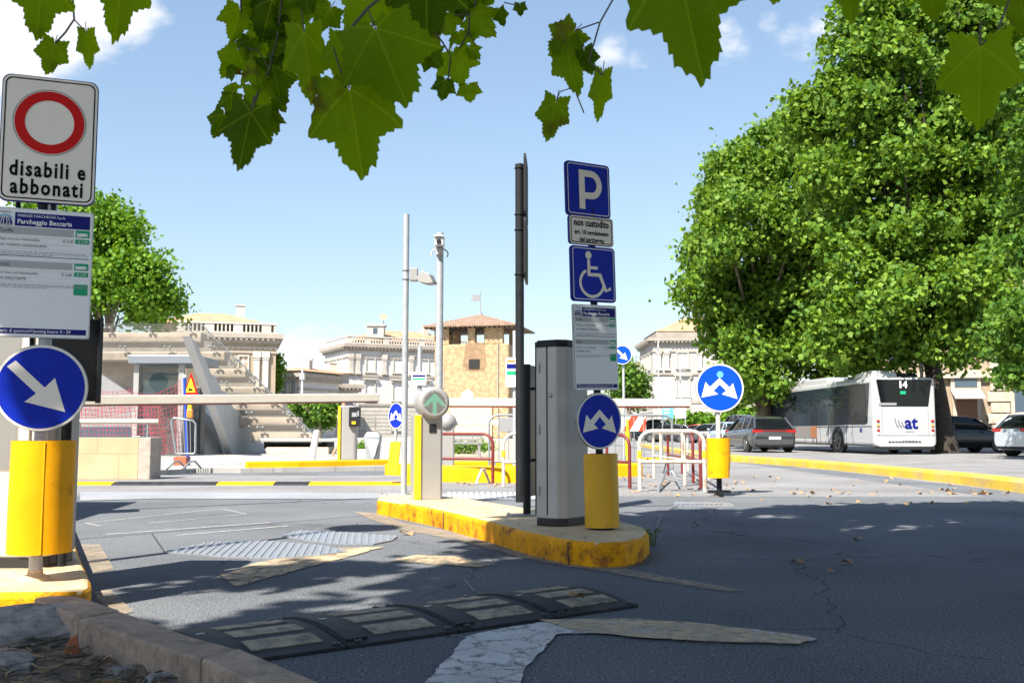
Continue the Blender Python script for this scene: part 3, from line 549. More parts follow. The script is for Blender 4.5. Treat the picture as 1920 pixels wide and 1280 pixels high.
# ================================================================== SIGNS
DISC_SPLIT = [(0, .42), (.42, .02), (.56, .2), (.74, -.46), (.08, -.26), (.27, -.12), (0, .15), (-.27, -.12), (-.08, -.26), (-.78, -.4), (-.6, .25), (-.42, .04)]
DISC_DOWN = [(-.74, .49), (-.56, .63), (.08, .01), (.29, .24), (.54, -.56), (-.34, -.33), (-.1, -.13)]
def disc(root, F_, r, arrow, bl, th=.022, mname='sign_face'):
    q = MB(root); q.prism(circ(0, 0, r), 0, th, 0, F_); q.lathe([(r * .96, 0), (r, .004), (r, .02), (r * .96, .024)], 48, F_ @ Matrix.Rotation(R(-90), 4, 'X'))
    f = q.build('sign_disc', M['rim'], root)
    q = MB(root); sheet(q, circ(0, 0, r * .985), -.0015, F_); q.build('border', M['signw'], f)
    q = MB(root); sheet(q, circ(0, 0, r * .93), -.003, F_); q.build(mname, bl, f)
    q = MB(root); s_ = r * .98
    sheet(q, [(x * s_, z * s_) for x, z in arrow], -.0045, F_); q.build('arrow', M['signw'], f)
    q = MB(root); q.box((0, th + .006, 0), (r * 1.2, .012, .03), F_); q.build('bracket', M['steel'], f); return f
def rectsign(root, F_, x0, z0, x1, z1, face, border=None, rad=.03, th=.02, bname='sign_face', edge=None):
    q = MB(root); q.prism(rrect(x0, z0, x1, z1, rad), 0, th, 0, F_); p = q.build('sign_plate', edge or M['rim'], root)
    q = MB(root); sheet(q, rrect(x0 + .004, z0 + .004, x1 - .004, z1 - .004, rad), -.0015, F_); q.build(bname, face, p)
    if border:
        q = MB(root); e, t_ = .014, .006; ring2(q, rrect(x0 + e, z0 + e, x1 - e, z1 - e, rad - .008), rrect(x0 + e + t_, z0 + e + t_, x1 - e - t_, z1 - e - t_, rad - .012), -.003, F_); q.build('border', border, p)
    return p
def tariff(root, F_, x0, z0, x1, z1):
    W, H_ = x1 - x0, z1 - z0
    p = rectsign(root, F_, x0, z0, x1, z1, M['boardw'], None, .012, .018, edge=M['rim'])
    X = lambda a: x0 + a * W
    Z = lambda a: z1 - a * H_
    y = -.003; q = MB(root)
    def rc(a, b_, c, d, mi, yy=y): sheet(q, [(X(a), Z(b_)), (X(c), Z(b_)), (X(c), Z(d)), (X(a), Z(d))], yy, F_, mi)
    # 0 navy 1 band 2 green 3 text 4 white 5 light blue
    rc(.20, .035, .965, .14, 0); rc(.03, .148, .80, .205, 1); rc(.82, .148, .965, .205, 2); rc(.82, .22, .965, .255, 2)
    rc(.03, .41, .80, .465, 1); rc(.82, .41, .965, .465, 2); rc(.82, .48, .965, .515, 2); rc(.82, .575, .965, .66, 2)
    rc(.03, .371, .965, .376, 0); rc(.03, .93, .965, .972, 0)
    for a in (.225, .275, .315, .485, .535, .57): rc(.03, a, .80, a + .0015, 1)
    q.build('print_blocks', [M['navy'], M['band'], M['green'], M['txt'], M['boardw'], M['lblue']], p)
    q = MB(root); y2 = -.0045; k = H_ / .60
    text(q, 'FIRENZE PARCHEGGI S.p.A.', X(.225), Z(.068), .017 * k, y2, F_, 1, .004); text(q, 'Parcheggio Beccaria', X(.225), Z(.122), .031 * k, y2, F_, 1, .02, squeeze=.93)
    text(q, 'Tariffe', X(.05), Z(.19), .022 * k, y2, F_, 0, .012); text(q, 'Ogni ora non frazionabile', X(.05), Z(.252), .0165 * k, y2, F_, 0, .006); text(q, '€ 2,00', X(.69), Z(.252), .0175 * k, y2, F_, 0, .006)
    text(q, 'NO TARIFFA GIORNALIERA', X(.05), Z(.30), .0165 * k, y2, F_, 0, .006)
    text(q, 'Rates', X(.05), Z(.45), .022 * k, y2, F_, 0, .012); text(q, 'Per hour not fractionable', X(.05), Z(.513), .0165 * k, y2, F_, 0, .006); text(q, '€ 2,00', X(.69), Z(.513), .0175 * k, y2, F_, 0, .006)
    text(q, 'NO DAILY RATE', X(.05), Z(.558), .0165 * k, y2, F_, 0, .006)
    text(q, 'Orario di apertura/Opening hours: 0 - 24', X(.05), Z(.961), .0195 * k, y2, F_, 1, .012, squeeze=.97)
    for zz, tt in ((.247, '€ 1,70'), (.507, '€ 1,70')): text(q, tt, X(.85), Z(zz), .015 * k, y2, F_, 1, .006)
    for zz in (.187, .447):     # a small white mark on each green label
        stroke(q, [(X(.84), Z(zz - .02)), (X(.84), Z(zz)), (X(.95), Z(zz))], .006 * k, y2, F_, 1); stroke(q, [(X(.86), Z(zz - .012)), (X(.94), Z(zz - .012))], .005 * k, y2, F_, 1)
    for zz in (.335, .347, .359, .59, .602, .614):    # lines of small print
        xx = .05
        while xx < (.93 if zz not in (.359, .614) else .55):
            l = rnd.uniform(.02, .06); sheet(q, [(X(xx), Z(zz)), (X(min(xx + l, .96)), Z(zz)), (X(min(xx + l, .96)), Z(zz + .005)), (X(xx), Z(zz + .005))], y2, F_, 2); xx += l + .012
    # emblem: a half dome with ribs under an arched name
    cx, cz, r = X(.105), Z(.128), W * .072
    sheet(q, [(cx + r * math.cos(R(a)), cz + 1.15 * r * math.sin(R(a))) for a in range(0, 181, 10)], y2, F_, 3)
    for s_ in (-.62, -.25, .25, .62): stroke(q, [(cx + s_ * r * math.cos(R(a)) * 1.0, cz + 1.15 * r * math.sin(R(a))) for a in range(0, 91, 15)], r * .10, y2 - .001, F_, 1)
    stroke(q, [(cx + r * 1.05 * math.cos(R(a)), cz + .28 * r + 1.05 * r * math.sin(R(a))) for a in range(150, 29, -10)], r * .2, y2 - .0015, F_, 4)
    text(q, 'FIRENZE', X(.105), Z(.045), .012 * k, y2, F_, 0, .01, 'CENTER', space=1.1); text(q, 'PARCHEGGI', X(.105), Z(.142), .0115 * k, y2, F_, 0, .01, 'CENTER')
    q.build('lettering', [M['txt'], M['boardw'], M['print2'], M['navy'], M['lblue']], p); return p
M['print2'] = mat('small print grey', (.34, .36, .39), .5)
def sleeve(root, F_, z0, z1, r, m, dent=False):
    q = MB(root); n = 40; rings = []
    for i in range(9):
        z = z0 + (z1 - z0) * i / 8; rg = []
        for j in range(n):
            a = 2 * math.pi * j / n; rr = r * (1 + .008 * math.sin(3 * a + z * 9))
            if dent and i < 4 and -0.6 < math.atan2(math.sin(a + .25), math.cos(a + .25)) < .6: rr *= 1 - .16 * (1 - i / 4) * math.cos(math.atan2(math.sin(a + .25), math.cos(a + .25)) / .6 * 1.57)
            rg.append((rr * math.cos(a), rr * math.sin(a), z))
        rings.append(rg)
    q.loft(rings, 0, F_, True, False); inner = [[(x * .965, y * .965, z) for x, y, z in rg] for rg in (rings[-1], rings[0])]
    for sa in (2.2, 5.0): q.box((r * 1.003 * math.cos(sa), r * 1.003 * math.sin(sa), (z0 + z1) / 2), (.006, .006, z1 - z0 - .01), F_)
    q.loft([rings[-1], inner[0]], 0, F_, False, False); q.loft([rings[0], inner[1]], 0, F_, False, False); q.loft(inner[::-1], 0, F_, True, False)
    return q.build('sleeve', m, root)
# ---------------------------------------------------------------- left sign post
bl = G(56, 1090, .15); Yd = bl.y
cyl_c = V(65, 932, Yd)
yaw = R(20)
t = thing('sign_post', 'left edge sign post with red ring sign, tariff board and blue arrow disc', 'sign post', bl)
base = bl.copy(); lean = 0.0
Fp = frame(base, 0, 0)
q = MB(t); q.tube([(0, 0, -.02), (0, 0, 2.3)], .03, 16, 0, Fp @ Matrix.Translation((0, .05, 0))); q.lathe([(.075, 0), (.07, .012), (.035, .03), (.033, .05)], 20, Fp @ Matrix.Translation((0, .05, 0)), 1); q.build('pole', [M['gpole'], M['ktop']], t)
fc = V(65, 932, Yd - .02); Fc = frame(Vector((fc.x, base.y + .05, 0)), R(10), 0)
z0, z1 = V(65, 1041, Yd - .08).z, V(65, 826, Yd - .08).z
sleeve(t, Fc, z0, z1, .142, M['yplast'])
dc = V(77, 727, Yd); s_ = Yd / FOC
q = frame(dc, yaw); disc(t, q, .205, DISC_DOWN, M['blue'])
# tariff board and the ring sign: found from their corners
def place_sign(cxpx, cypx, Y, yaw): return frame(V(cxpx, cypx, Y), yaw)
tb = place_sign(80, 510, Yd, yaw); tariff(t, tb, -.215, -.315, .215, .302)
rs = place_sign(92, 263, Yd, yaw); p = rectsign(t, rs, -.213, -.309, .213, .309, M['signw'], M['black'], .04, .022, edge=M['navy'])
q = MB(t); ring2(q, circ(0, .085, .162), circ(0, .085, .159), -.0035, rs, 0); q.build('thin_ring', M['txt'], p)
q = MB(t); ring2(q, circ(0, .085, .154), circ(0, .085, .109), -.0045, rs, 0); q.build('red_ring', M['red'], p)
q = MB(t)
for s1, zz in (('disabili e', -.183), ('abbonati', -.270)): text(q, s1, 0, zz, .104, -.0045, rs, 0, .028, 'CENTER', squeeze=.74, space=1.2)
q.build('lettering', M['black'], p)
for (px, y0, y1) in ((34, 372, 392), (82, 372, 412), (60, 630, 650), (100, 372, 398)):
    q = MB(t); a, c = V(px, y0, Yd + .03), V(px, y1, Yd + .03); q.tube([a, c], .012 if px != 82 else .028, 8); q.build('strut', M['dpole'], t)
# ---------------------------------------------------------------- P sign post
bp = G(1130, 992, .16); Yp = bp.y; yawp = R(33); topz = V(1104, 305, Yp + .03)
t = thing('sign_post', 'leaning island sign post with white P, wheelchair sign, tariff board and disc', 'sign post', bp)
q = MB(t); q.tube([bp + Vector((0, .03, -.02)), Vector((topz.x, Yp + .03, topz.z - .03))], .026, 16); q.lathe([(.08, 0), (.078, .01), (.03, .014)], 20, frame(bp + Vector((0, .03, 0)))); q.build('pole', M['dpole'], t)
lz = lambda z: bp.x + (topz.x - bp.x) * (z - .16) / (topz.z - .16)
rollp = math.atan2(topz.x - bp.x, topz.z - .16)
sleeve(t, frame(Vector((bp.x, Yp + .03, 0)), R(10), rollp * .4), V(1130, 990, Yp - .09).z, V(1130, 851, Yp - .09).z, .122, mat('dusty yellow plastic', (.72, .38, .008), .4, var=.1, vscale=3, col2=(.40, .22, .03), mix=.32, mscale=4))
def PF(px, py): return frame(V(px, py, Yp - .01), yawp, rollp)
disc(t, PF(1124, 789), .20, DISC_SPLIT, M['blue'])
tariff(t, PF(1117.5, 651), -.195, -.305, .195, .305)
f4 = PF(1113, 514); p = rectsign(t, f4, -.2, -.2, .2, .2, M['navyb'] if 'navyb' in M else M['blue'], M['signw'], .03, .02, edge=M['navy'])
q = MB(t); y = -.0045
sheet(q, circ(-.045, .135, .028, 24), y, f4); stroke(q, [(-.045, .105), (-.045, -.005), (.055, -.005), (.105, -.118), (.15, -.098)], .026, y, f4); stroke(q, [(-.045, .045), (.035, .045)], .022, y - .0004, f4)
ring = [(-.02 + .105 * math.cos(R(a)), -.065 + .098 * math.sin(R(a))) for a in range(118, 350, 12)]; stroke(q, ring, .022, y - .0008, f4); q.build('wheelchair_symbol', M['signw'], p)
f2 = PF(1109, 433); p = rectsign(t, f2, -.2, -.105, .2, .105, M['signw'], M['black'], .025, .02, edge=M['navy'])
q = MB(t); text(q, 'non custodito', 0, .03, .072, -.0045, f2, 0, .03, 'CENTER', .74, 1.05); text(q, 'art. 10 regolamento', 0, -.03, .046, -.0045, f2, 0, .03, 'CENTER', .78, 1.05); text(q, 'del parcheggio', 0, -.082, .046, -.0045, f2, 0, .03, 'CENTER', .78, 1.05); q.build('lettering', M['black'], p)
f1 = PF(1103, 356); p = rectsign(t, f1, -.2, -.197, .2, .197, M['blue'], M['signw'], .03, .02, edge=M['navy'])
q = MB(t); po2 = [(-.085, -.145), (-.035, -.145), (-.035, -.045), (.02, -.045)]
arc = [(.02 + .085 * math.cos(R(a)), .04 + .088 * math.sin(R(a))) for a in range(-90, 91, 15)]
stroke(q, [(-.06, -.145), (-.06, .1195)], .052, -.0045, f1); stroke(q, [(-.035, -.0445)] + [(.025 + .072 * math.cos(R(a)), .036 + .0805 * math.sin(R(a))) for a in range(-90, 91, 12)] + [(-.0865, .1165)], .048, -.0049, f1); q.build('letter', M['signw'], p)
# ---------------------------------------------------------------- sunlit disc with dented yellow base
br = G(1349, 930); t = thing('sign_post', 'bright blue two-arrow disc on a short post with a dented yellow sleeve', 'sign post', br)
q = MB(t); zt = V(1349, 700, br.y).z; q.tube([br, Vector((br.x, br.y, .35))], .036, 12, 1); q.tube([Vector((br.x, br.y, .3)), Vector((br.x, br.y, zt))], .03, 12, 0); q.box((br.x, br.y, .06), (.3, .05, .04), mi=1); q.box((br.x, br.y, .04), (.05, .3, .04), mi=1); q.build('pole', [M['cream'], M['dpole']], t)
sleeve(t, frame(Vector((br.x, br.y, 0))), V(1349, 895, br.y).z, V(1349, 821, br.y).z, .155, M['yplast'], True)
f = disc(t, frame(V(1349.5, 727, br.y - .05), R(2)), .322, DISC_SPLIT, M['sunblue'])
q = MB(t); Fs = frame(V(1350, 702, br.y - .05), R(2))
for k in range(7):
    a = k * 60; r_ = .028 if k < 6 else 0; sheet(q, circ(r_ * math.cos(R(a)), r_ * math.sin(R(a)), .02, 10), -.0055 - k * .0002, Fs)
q.build('sticker', M['lblue'], f)
# disc behind the P sign
g = Vector((V(1169, 700, 26).x, 26, .0)); t = thing('sign_post', 'blue arrow disc on a thin grey pole peeking out behind the P sign board', 'sign post', g)
q = MB(t); q.tube([g, Vector((g.x, 26, V(1169, 652, 26).z))], .035, 10); q.build('pole', M['gpole'], t); disc(t, frame(V(1167, 665, 25.9), R(5)), .25, DISC_DOWN, M['sunblue'])
# small disc on a tilted yellow base beside the ticket machine
g = G(737, 886, .2); t = thing('sign_post', 'small two-arrow disc on a thin pole with a tilted flat yellow base panel', 'sign post', g)
q = MB(t); q.tube([g + Vector((0, .05, 0)), V(744, 780, g.y + .05)], .028, 10); q.build('pole', M['gpole'], t)
q = MB(t); q.prism([(x / FOC * g.y, -(y_ - 886) / FOC * g.y) for x, y_ in ((-11, 888), (9, 888), (14, 828), (-5, 828))], -.05, .03, 0, frame(Vector((V(737, 886, g.y).x, g.y, g.z)))); q.build('sleeve', M['ypanel'], t, .01)
disc(t, frame(V(742.5, 779, g.y), R(-48)), .21, DISC_SPLIT, M['blue'])
# striped board on a yellow post
g = G(1177, 878); t = thing('barrier_board', 'red and white striped board on a yellow post behind the island', 'barrier board', g)
A = V(1165, 808, g.y); B_ = V(1211, 780, g.y); F_ = frame(A, 0)
W_, H_ = B_.x - A.x, B_.z - A.z
q = MB(t); q.prism([(0, 0), (W_, 0), (W_, H_), (0, H_)], 0, .02, 0, F_); bd = q.build('board', M['white'], t)
q = MB(t); k = W_ / 46
for x0 in (2, 32): sheet(q, [(max(0, x0) * k, 0), (min(46, x0 + 13) * k, 0), (min(46, x0 + 30) * k, H_ if x0 < 20 else H_ * .55), (min(46, x0 + 17) * k, H_)], -.002, F_)
q.build('stripes', M['redw'], bd)
q = MB(t); q.tube([g, Vector((g.x, g.y, .5))], .035, 10, 0); q.tube([Vector((g.x, g.y + .05, .3)), Vector((g.x, g.y + .05, V(1177, 785, g.y).z))], .06, 10, 0); q.build('post', M['ypanel'], t)
# ================================================================== MACHINES ON THE ISLANDS
def totem(name, label, loc, rz, h, w_, d_, cat='ticket machine', cap=True):
    t = thing(name, label, cat, loc, rz)
    o = [(-w_ / 2, -d_ / 2 + .06), (-w_ / 2 + .04, -d_ / 2), (w_ / 2 - .06, -d_ / 2), (w_ / 2, -d_ / 2 + .06), (w_ / 2, d_ / 2 - .05), (w_ / 2 - .05, d_ / 2), (-w_ / 2 + .05, d_ / 2), (-w_ / 2, d_ / 2 - .05)]
    q = MB(); q.slab([(x * .96, y * .96) for x, y in o], 0, .055); q.build('plinth', M['dark'], t, .004)
    q = MB(); q.slab(o, .055, h - .05); q.build('cabinet', M['alu2'], t, .012)
    q = MB(); q.slab([(x * 1.03, y * 1.03) for x, y in o], h - .05, h - .012); q.slab([(x * .95, y * .95) for x, y in o], h - .012, h); q.build('cap', M['dgrey'], t, .02, 3)
    return t
tl = G(1057, 988, .16); TD = .44
t = totem('ticket_machine', 'tall silver ticket machine with dark cap on the island behind the P sign', (tl.x, tl.y + .24, .16), R(-35), 1.36, .28, .40)
q = MB(); q.box((-.1, -.2015, .70), (.006, .005, 1.24)); q.box((.0, -.2015, .70), (.008, .005, 1.24)); q.build('seam', M['dgrey'], t)
q = MB(); q.lathe([(.016, 0), (.016, .008), (.009, .010)], 16, Matrix.Translation((.03, -.2, .95)) @ Matrix.Rotation(R(90), 4, 'X')); q.build('lock', M['steel'], t)
for z_ in (.25, .70, 1.15): q = MB(); q.box((-.07, -.203, z_), (.018, .012, .07)); q.build('hinge', M['steel'], t, .002)
q = MB(); q.box((.13, 0, .70), (.012, .28, 1.20)); q.build('front_panel', M['gloss'], t, .003)
tl = G(60, 1062, .15)
t = totem('ticket_machine', 'pale framed ticket machine with glass front standing behind the yellow sleeve at left', (V(38, 1000, 5.35).x, 5.35, .15), R(0), 1.42, .46, .40)
q = MB(); q.box((-.05, -.205, .9), (.22, .012, .8)); q.build('glass_panel', M['glass2'], t, .003)
q = MB(); q.box((.105, -.207, .7), (.045, .02, 1.25)); q.box((-.20, -.207, .7), (.05, .02, 1.25)); q.box((.19, -.207, .7), (.04, .02, 1.25)); q.build('frame', M['cream'], t, .004)
# dark display board seen edge on
A = V(140, 668, 5.2)
t = thing('display_board', 'black sign board seen nearly edge on beside the left tariff board', 'display board', (A.x, 5.2, .15))
F_ = frame(Vector((A.x, 5.2, 0)), R(48)); za, zb = V(140, 750, 5.1).z, V(140, 592, 5.1).z
q = MB(t); q.box((0, .02, (za + zb) / 2), (.27, .05, zb - za), F_); q.build('panel', M['dgrey'], t, .006)
q = MB(t); q.box((.128, -.012, (za + zb) / 2), (.02, .03, zb - za + .02), F_); q.build('edge_trim', M['dark'], t, .003)
q = MB(t); q.tube([(0, .06, .15), (0, .06, za + .2)], .025, 10, 0, F_); q.build('pole', M['dpole'], t)
# dark twin poles with sign seen edge on
b1 = G(975, 941, .16); b2 = G(988, 966, .16)
t = thing('sign_post', 'tall dark pole on the island carrying two black signs seen edge on', 'sign post', b1)
q = MB(t); tp = V(974, 312, b1.y); q.tube([b1, Vector((tp.x, b1.y, tp.z))], .043, 16); q.lathe([(.043, 0), (.045, .02), (.02, .03)], 16, frame(Vector((tp.x, b1.y, tp.z)))); q.build('pole', M['dpole'], t)
for y0, y1 in ((302, 416), (418, 528)):
    a, c = V(986, y1, b1.y), V(986, y0, b1.y); hh = c.z - a.z; F_ = frame(Vector((a.x, b1.y - .03, a.z)), R(87)); q = MB(t); q.prism(rrect(-.3, 0, .3, hh, .05), -.011, .011, 0, F_)
    q.build('sign_plate', M['dgrey'], t)
    q = MB(t)
    for f_ in (.12, .88): q.tube([Vector((tp.x + .045 * math.cos(R(a_)), b1.y + .045 * math.sin(R(a_)), a.z + hh * f_)) for a_ in range(0, 361, 30)], .009, 6); q.box((a.x - .03, b1.y, a.z + hh * f_), (.07, .03, .03))
    q.build('clamp', M['dpole'], t)
t = thing('sign_post', 'short dark pole bolted to the island beside the taller one, with black board edge on', 'sign post', b2)
q = MB(t); zt = V(988, 683, b2.y).z; q.tube([b2, Vector((b2.x, b2.y, zt))], .032, 14); q.build('pole', M['dpole'], t)
q = MB(t); q.box((b2.x - .02, b2.y, .168), (.3, .16, .012)); 
for dx in (-.15, .1): q.lathe([(.012, 0), (.012, .02)], 6, frame(Vector((b2.x + dx, b2.y - .05, .17))))
q.build('base_plate', M['steel'], t, .003)
q = MB(t); F_ = frame(Vector((V(996, 800, b2.y).x, b2.y + .15, 0)), R(70)); za = V(996, 930, b2.y + .1).z; q.box((0, 0, (za + zt) / 2), (.34, .03, zt - za), F_); q.build('sign_plate', M['dark'], t, .004)
q = MB(t)
for zz in (zt - .2, za + .3): q.tube([Vector((b2.x + .035 * math.cos(R(a_)), b2.y + .035 * math.sin(R(a_)), zz)) for a_ in range(0, 361, 30)], .007, 6); q.box((b2.x + .045, b2.y + .05, zz), (.05, .03, .025))
q.build('clamp', M['dpole'], t)
# ================================================================== BARRIERS
def barrier(name, label, base, rz, h, alen, ang, aroot, asize=.085, group='lift barriers'):
    t = thing(name, label, 'barrier', base, rz, None)
    w_, d_ = .27, .30
    o = [(-w_ / 2, -d_ / 2 + .02), (-w_ / 2 + .02, -d_ / 2), (w_ / 2 - .02, -d_ / 2), (w_ / 2, -d_ / 2 + .02), (w_ / 2, d_ / 2), (-w_ / 2, d_ / 2)]
    q = MB(); q.slab(o, 0, h - .12); q.build('cabinet', M['lgrey'], t, .008)
    q = MB(); q.box((-w_ / 2 + .012, -d_ / 2 + .012, (h - .12) / 2), (.062, .062, h - .13), Matrix.Identity(4)); q.build('yellow_stripe', M['ypanel'], t, .006)
    q = MB(); q.box((.03, -d_ / 2 - .003, h - .26), (.075, .012, .085)); q.build('sensor', M['dark'], t, .003)
    F_ = Matrix.Translation((.03, -.02, h)) @ Matrix.Rotation(R(90), 4, 'X')
    q = MB(); r = .165; q.lathe([(r * .55, -.16), (r * .82, -.13), (r * .93, -.07), (r * .94, .02), (r * .9, .035), (r * .97, .045), (r, .07), (r, .15), (r * .97, .185), (r * .86, .20), (r * .80, .206)], 40, F_); hd = q.build('head', M['lgrey'], t)
    q = MB(); Fh = Matrix.Translation((.03, -.2285, h)); s_ = .0165
    q2 = MB()
    arrow = lambda x, z: (abs(x) < .024 and z < .03) or (abs(abs(x) + z - .075) < .034 and z > -.035 and abs(x) < .12)
    for i in range(-8, 9):
        for j in range(-8, 9):
            if (i + j) % 2: continue
            x, z = i * s_ * .85, j * s_ * .85
            if x * x + z * z > .1150 ** 2: continue
            (q2 if arrow(x, z) else q).add([(x + .0078 * math.cos(a), 0, z + .0078 * math.sin(a)) for a in [k * math.pi / 3 for k in range(6)]], [(0, 1, 2, 3, 4, 5)], 0, Fh)
    q.build('lamp_holes', M['dark'], hd); q2.build('green_arrow', M['led'], hd)
    q = MB(); d = ang; Fa = Matrix.Rotation(0, 4, 'Z'); A0 = Vector(aroot); L_ = alen
    Fm = Matrix.Translation(A0) @ Matrix.Rotation(ang, 4, 'Z')
    q.box((L_ / 2, 0, 0), (L_, .05, asize), Fm); q.build('arm', M['cream'], t, .01); q = MB(); q.box((L_ / 2, 0, -asize / 2 - .006), (L_ - .04, .03, .012), Fm); q.build('arm_edge', M['redl'], t)
    return t
cb = G(798, 935, .16)
h = V(812, 755, cb.y - .1).z - .16; zA = V(900, 757, 11.2).z - .16
t = barrier('barrier', 'grey barrier column with round head showing a green arrow, arm reaching right', (cb.x, cb.y + .05, .16), R(18), h, 2.75, 0, (.1, .2, 0))
# set the arm direction in world: from behind the head to the right
for ch in kids(t):
    if ch.name.startswith('arm'):
        ch.data.transform(Matrix.Rotation(R(-18) + R(4), 4, 'Z') @ Matrix.Translation((-.1, -.2, 0))); ch.data.transform(Matrix.Translation((.14, .19, zA)))
A1, A2 = V(100, 751, 10.2), V(710, 745, 12.4)
Lb = (A2 - A1).length; az = math.atan2(A2.y - A1.y, A2.x - A1.x)
t = barrier('barrier', 'grey barrier column mostly hidden behind the left sign post, long arm across the lane', (A1.x - .1, A1.y - .3, .1), R(18), A1.z + .02, Lb, 0, (0, 0, 0), .1)
for ch in kids(t):
    if ch.name.startswith('arm'):
        ch.data.transform(Matrix.Rotation(R(-18), 4, 'Z') @ Matrix.Rotation(az, 4, 'Z') @ Matrix.Rotation(-math.asin((A2.z - A1.z) / Lb), 4, 'Y')); ch.data.transform(Matrix.Translation(Matrix.Rotation(R(-18), 4, 'Z') @ (A1 - t.location)))
# camera poles
def campole(px, py0, pyt, Y, r, label, kind):
    b_ = Vector((V(px, py0, Y).x, Y, 0 if Y > 11.2 else .16)); t = thing('camera_pole', label, 'camera pole', b_); zt = V(px, pyt, Y).z
    q = MB(t); q.tube([b_, Vector((b_.x, Y, zt))], r, 16); q.build('pole', M['gpole'], t)
    q = MB(t); q.lathe([(.09, 0), (.09, .012), (.04, .014)], 4, frame(b_, .78)); q.build('base_plate', M['steel'], t)
    if kind == 0:
        z1 = V(px, 515, Y).z; q = MB(t); q.box((b_.x + .09, Y, z1), (.085, .10, .145)); bx = q.build('junction_box', M['lgrey'], t, .008)
        q = MB(t)
        for dz in (-.05, .05): q.tube([Vector((b_.x + (r + .006) * math.cos(R(a)), Y + (r + .006) * math.sin(R(a)), z1 + dz)) for a in range(0, 361, 30)], .006, 6)
        q.tube([(b_.x + .12, Y, z1), (b_.x + .17, Y, z1 - .015)], .012, 8); q.build('clamp', M['steel'], t)
        Fc = frame(Vector((b_.x + .25, Y - .02, z1 - .055)), R(-15), R(14)); q = MB(t); q.prism([(-.11, -.02), (-.07, .075), (.03, .055), (.10, -.03), (.03, -.055), (-.06, -.055)], -.09, .07, 0, Fc); fl = q.build('lamp_housing', M['lgrey'], t, .006)
        q = MB(t); q.add([(-.05, -.08, -.058), (.03, -.08, -.058), (.03, .06, -.058), (-.05, .06, -.058)], [(0, 1, 2, 3)], 0, Fc); q.box((.06, -.01, -.05), (.05, .1, .008), Fc @ Matrix.Rotation(R(-18), 4, 'Y')); q.build('lens', M['dark'], fl)
    else:
        z1 = V(px, 458, Y).z; q = MB(t); q.box((b_.x, Y - .1, z1), (.11, .20, .09), None); q.box((b_.x, Y - .11, z1 + .06), (.12, .24, .02)); bx = q.build('camera_housing', M['white'], t, .01)
        q = MB(t); q.tube([Vector((b_.x + .1 * math.cos(R(a)), Y - .06, z1 - .13 + .07 * math.sin(R(a)))) for a in range(-30, 211, 20)], .009, 6); q.box((b_.x, Y - .06, z1 - .10), (.08, .08, .07)); q.build('bracket', M['alu2'], t)
        q = MB(t); q.lathe([(.03, 0), (.03, .01)], 16, Matrix.Translation((b_.x, Y - .2, z1 - .005)) @ Matrix.Rotation(R(90), 4, 'X')); q.build('lens', M['dark'], bx)
campole(757, 925, 402, 11.0, .034, 'slim grey pole with junction box and angled floodlight, left of the barrier column', 0)
campole(822, 920, 437, 11.75, .043, 'thicker grey pole with white camera on top, behind the barrier column', 1)
# off-frame things whose shadows fall on the ramp
bx = thing('ticket_booth', 'small parking booth beside the ramp, left of the view', 'booth', (-6.6, 8.3, .0))
q = MB(bx); q.slab([(-8.0, 6.4), (-5.15, 6.4), (-5.72, 10.2), (-8.0, 10.2)], 0, 1.0); q.build('wall', M['conc'], bx); q = MB(bx); q.slab([(-7.9, 6.5), (-5.25, 6.5), (-5.8, 10.1), (-7.9, 10.1)], 1.0, 2.3); q.build('window', M['cglass'], bx); q = MB(bx); q.slab([(-8.2, 6.2), (-5.0, 6.2), (-5.62, 10.4), (-8.2, 10.4)], 2.3, 2.5); q.build('roof', M['dgrey'], bx)
lp = thing('shadow_pole', 'unseen grey pole with disc head, added to cast its shadow across the ramp', 'shadow pole', (-3.95, 4.55, .15))  # unseen pole and disc, added only for the long shadow on the ramp
q = MB(lp); q.tube([(-3.95, 4.55, .15), (-3.95, 4.55, 6.0)], [.06, .04], 14); q.build('pole', M['gpole'], lp); q = MB(lp); q.lathe([(.05, -.12), (.32, -.02), (.33, .02), (.1, .12)], 24, Matrix.Translation((-3.95, 4.55, 6.05))); q.build('lamp_head', M['dgrey'], lp)
# ================================================================== THINGS BEYOND THE ISLAND
mb_ = G(652, 862, .2); t = thing('ticket_machine', 'small silver ticket machine with black reader and yellow edge on the far kerb', 'ticket machine', mb_)
s_ = mb_.y / FOC; F_ = frame(mb_, R(8))
q = MB(t); q.slab(rrect(-17 * s_, 0, 17 * s_, .42, .1), 0, 101 * s_, 0, F_); q.build('cabinet', M['lgrey'], t, .02); q = MB(t); q.box((-16.5 * s_, .03, 50 * s_), (5 * s_, .12, 100 * s_), F_); q.build('yellow_stripe', M['ypanel'], t, .01)
q = MB(t); q.box((12 * s_, -.03, 80 * s_), (22 * s_, .14, 36 * s_), F_); rd = q.build('reader', M['dark'], t, .012); q = MB(t); q.box((11 * s_, -.105, 84 * s_), (9 * s_, .02, 8 * s_), F_, 0); q.box((10 * s_, -.105, 69 * s_), (7 * s_, .02, 5 * s_), F_, 1); q.box((18 * s_, -.105, 86 * s_), (3 * s_, .02, 10 * s_), F_, 0); q.build('slot', [M['rim'], M['ypanel']], rd)
g = G(699, 862, .2); t = thing('litter_bin', 'pale grey tapered litter bin with sunlit flap beside the small ticket machine', 'litter bin', g); s_ = g.y / FOC
q = MB(t); q.loft([rrect_ for rrect_ in [[(x * k_, y_ * k_, z) for x, y_ in rrect(-.5, -.4, .5, .4, .15)] for k_, z in ((24 * s_, 0), (27 * s_, 20 * s_), (32 * s_, 42 * s_), (30 * s_, 46 * s_))]], 0, frame(g), False); q.build('body', mat('pale blue plastic', (.27, .29, .31), .5), t, .02)
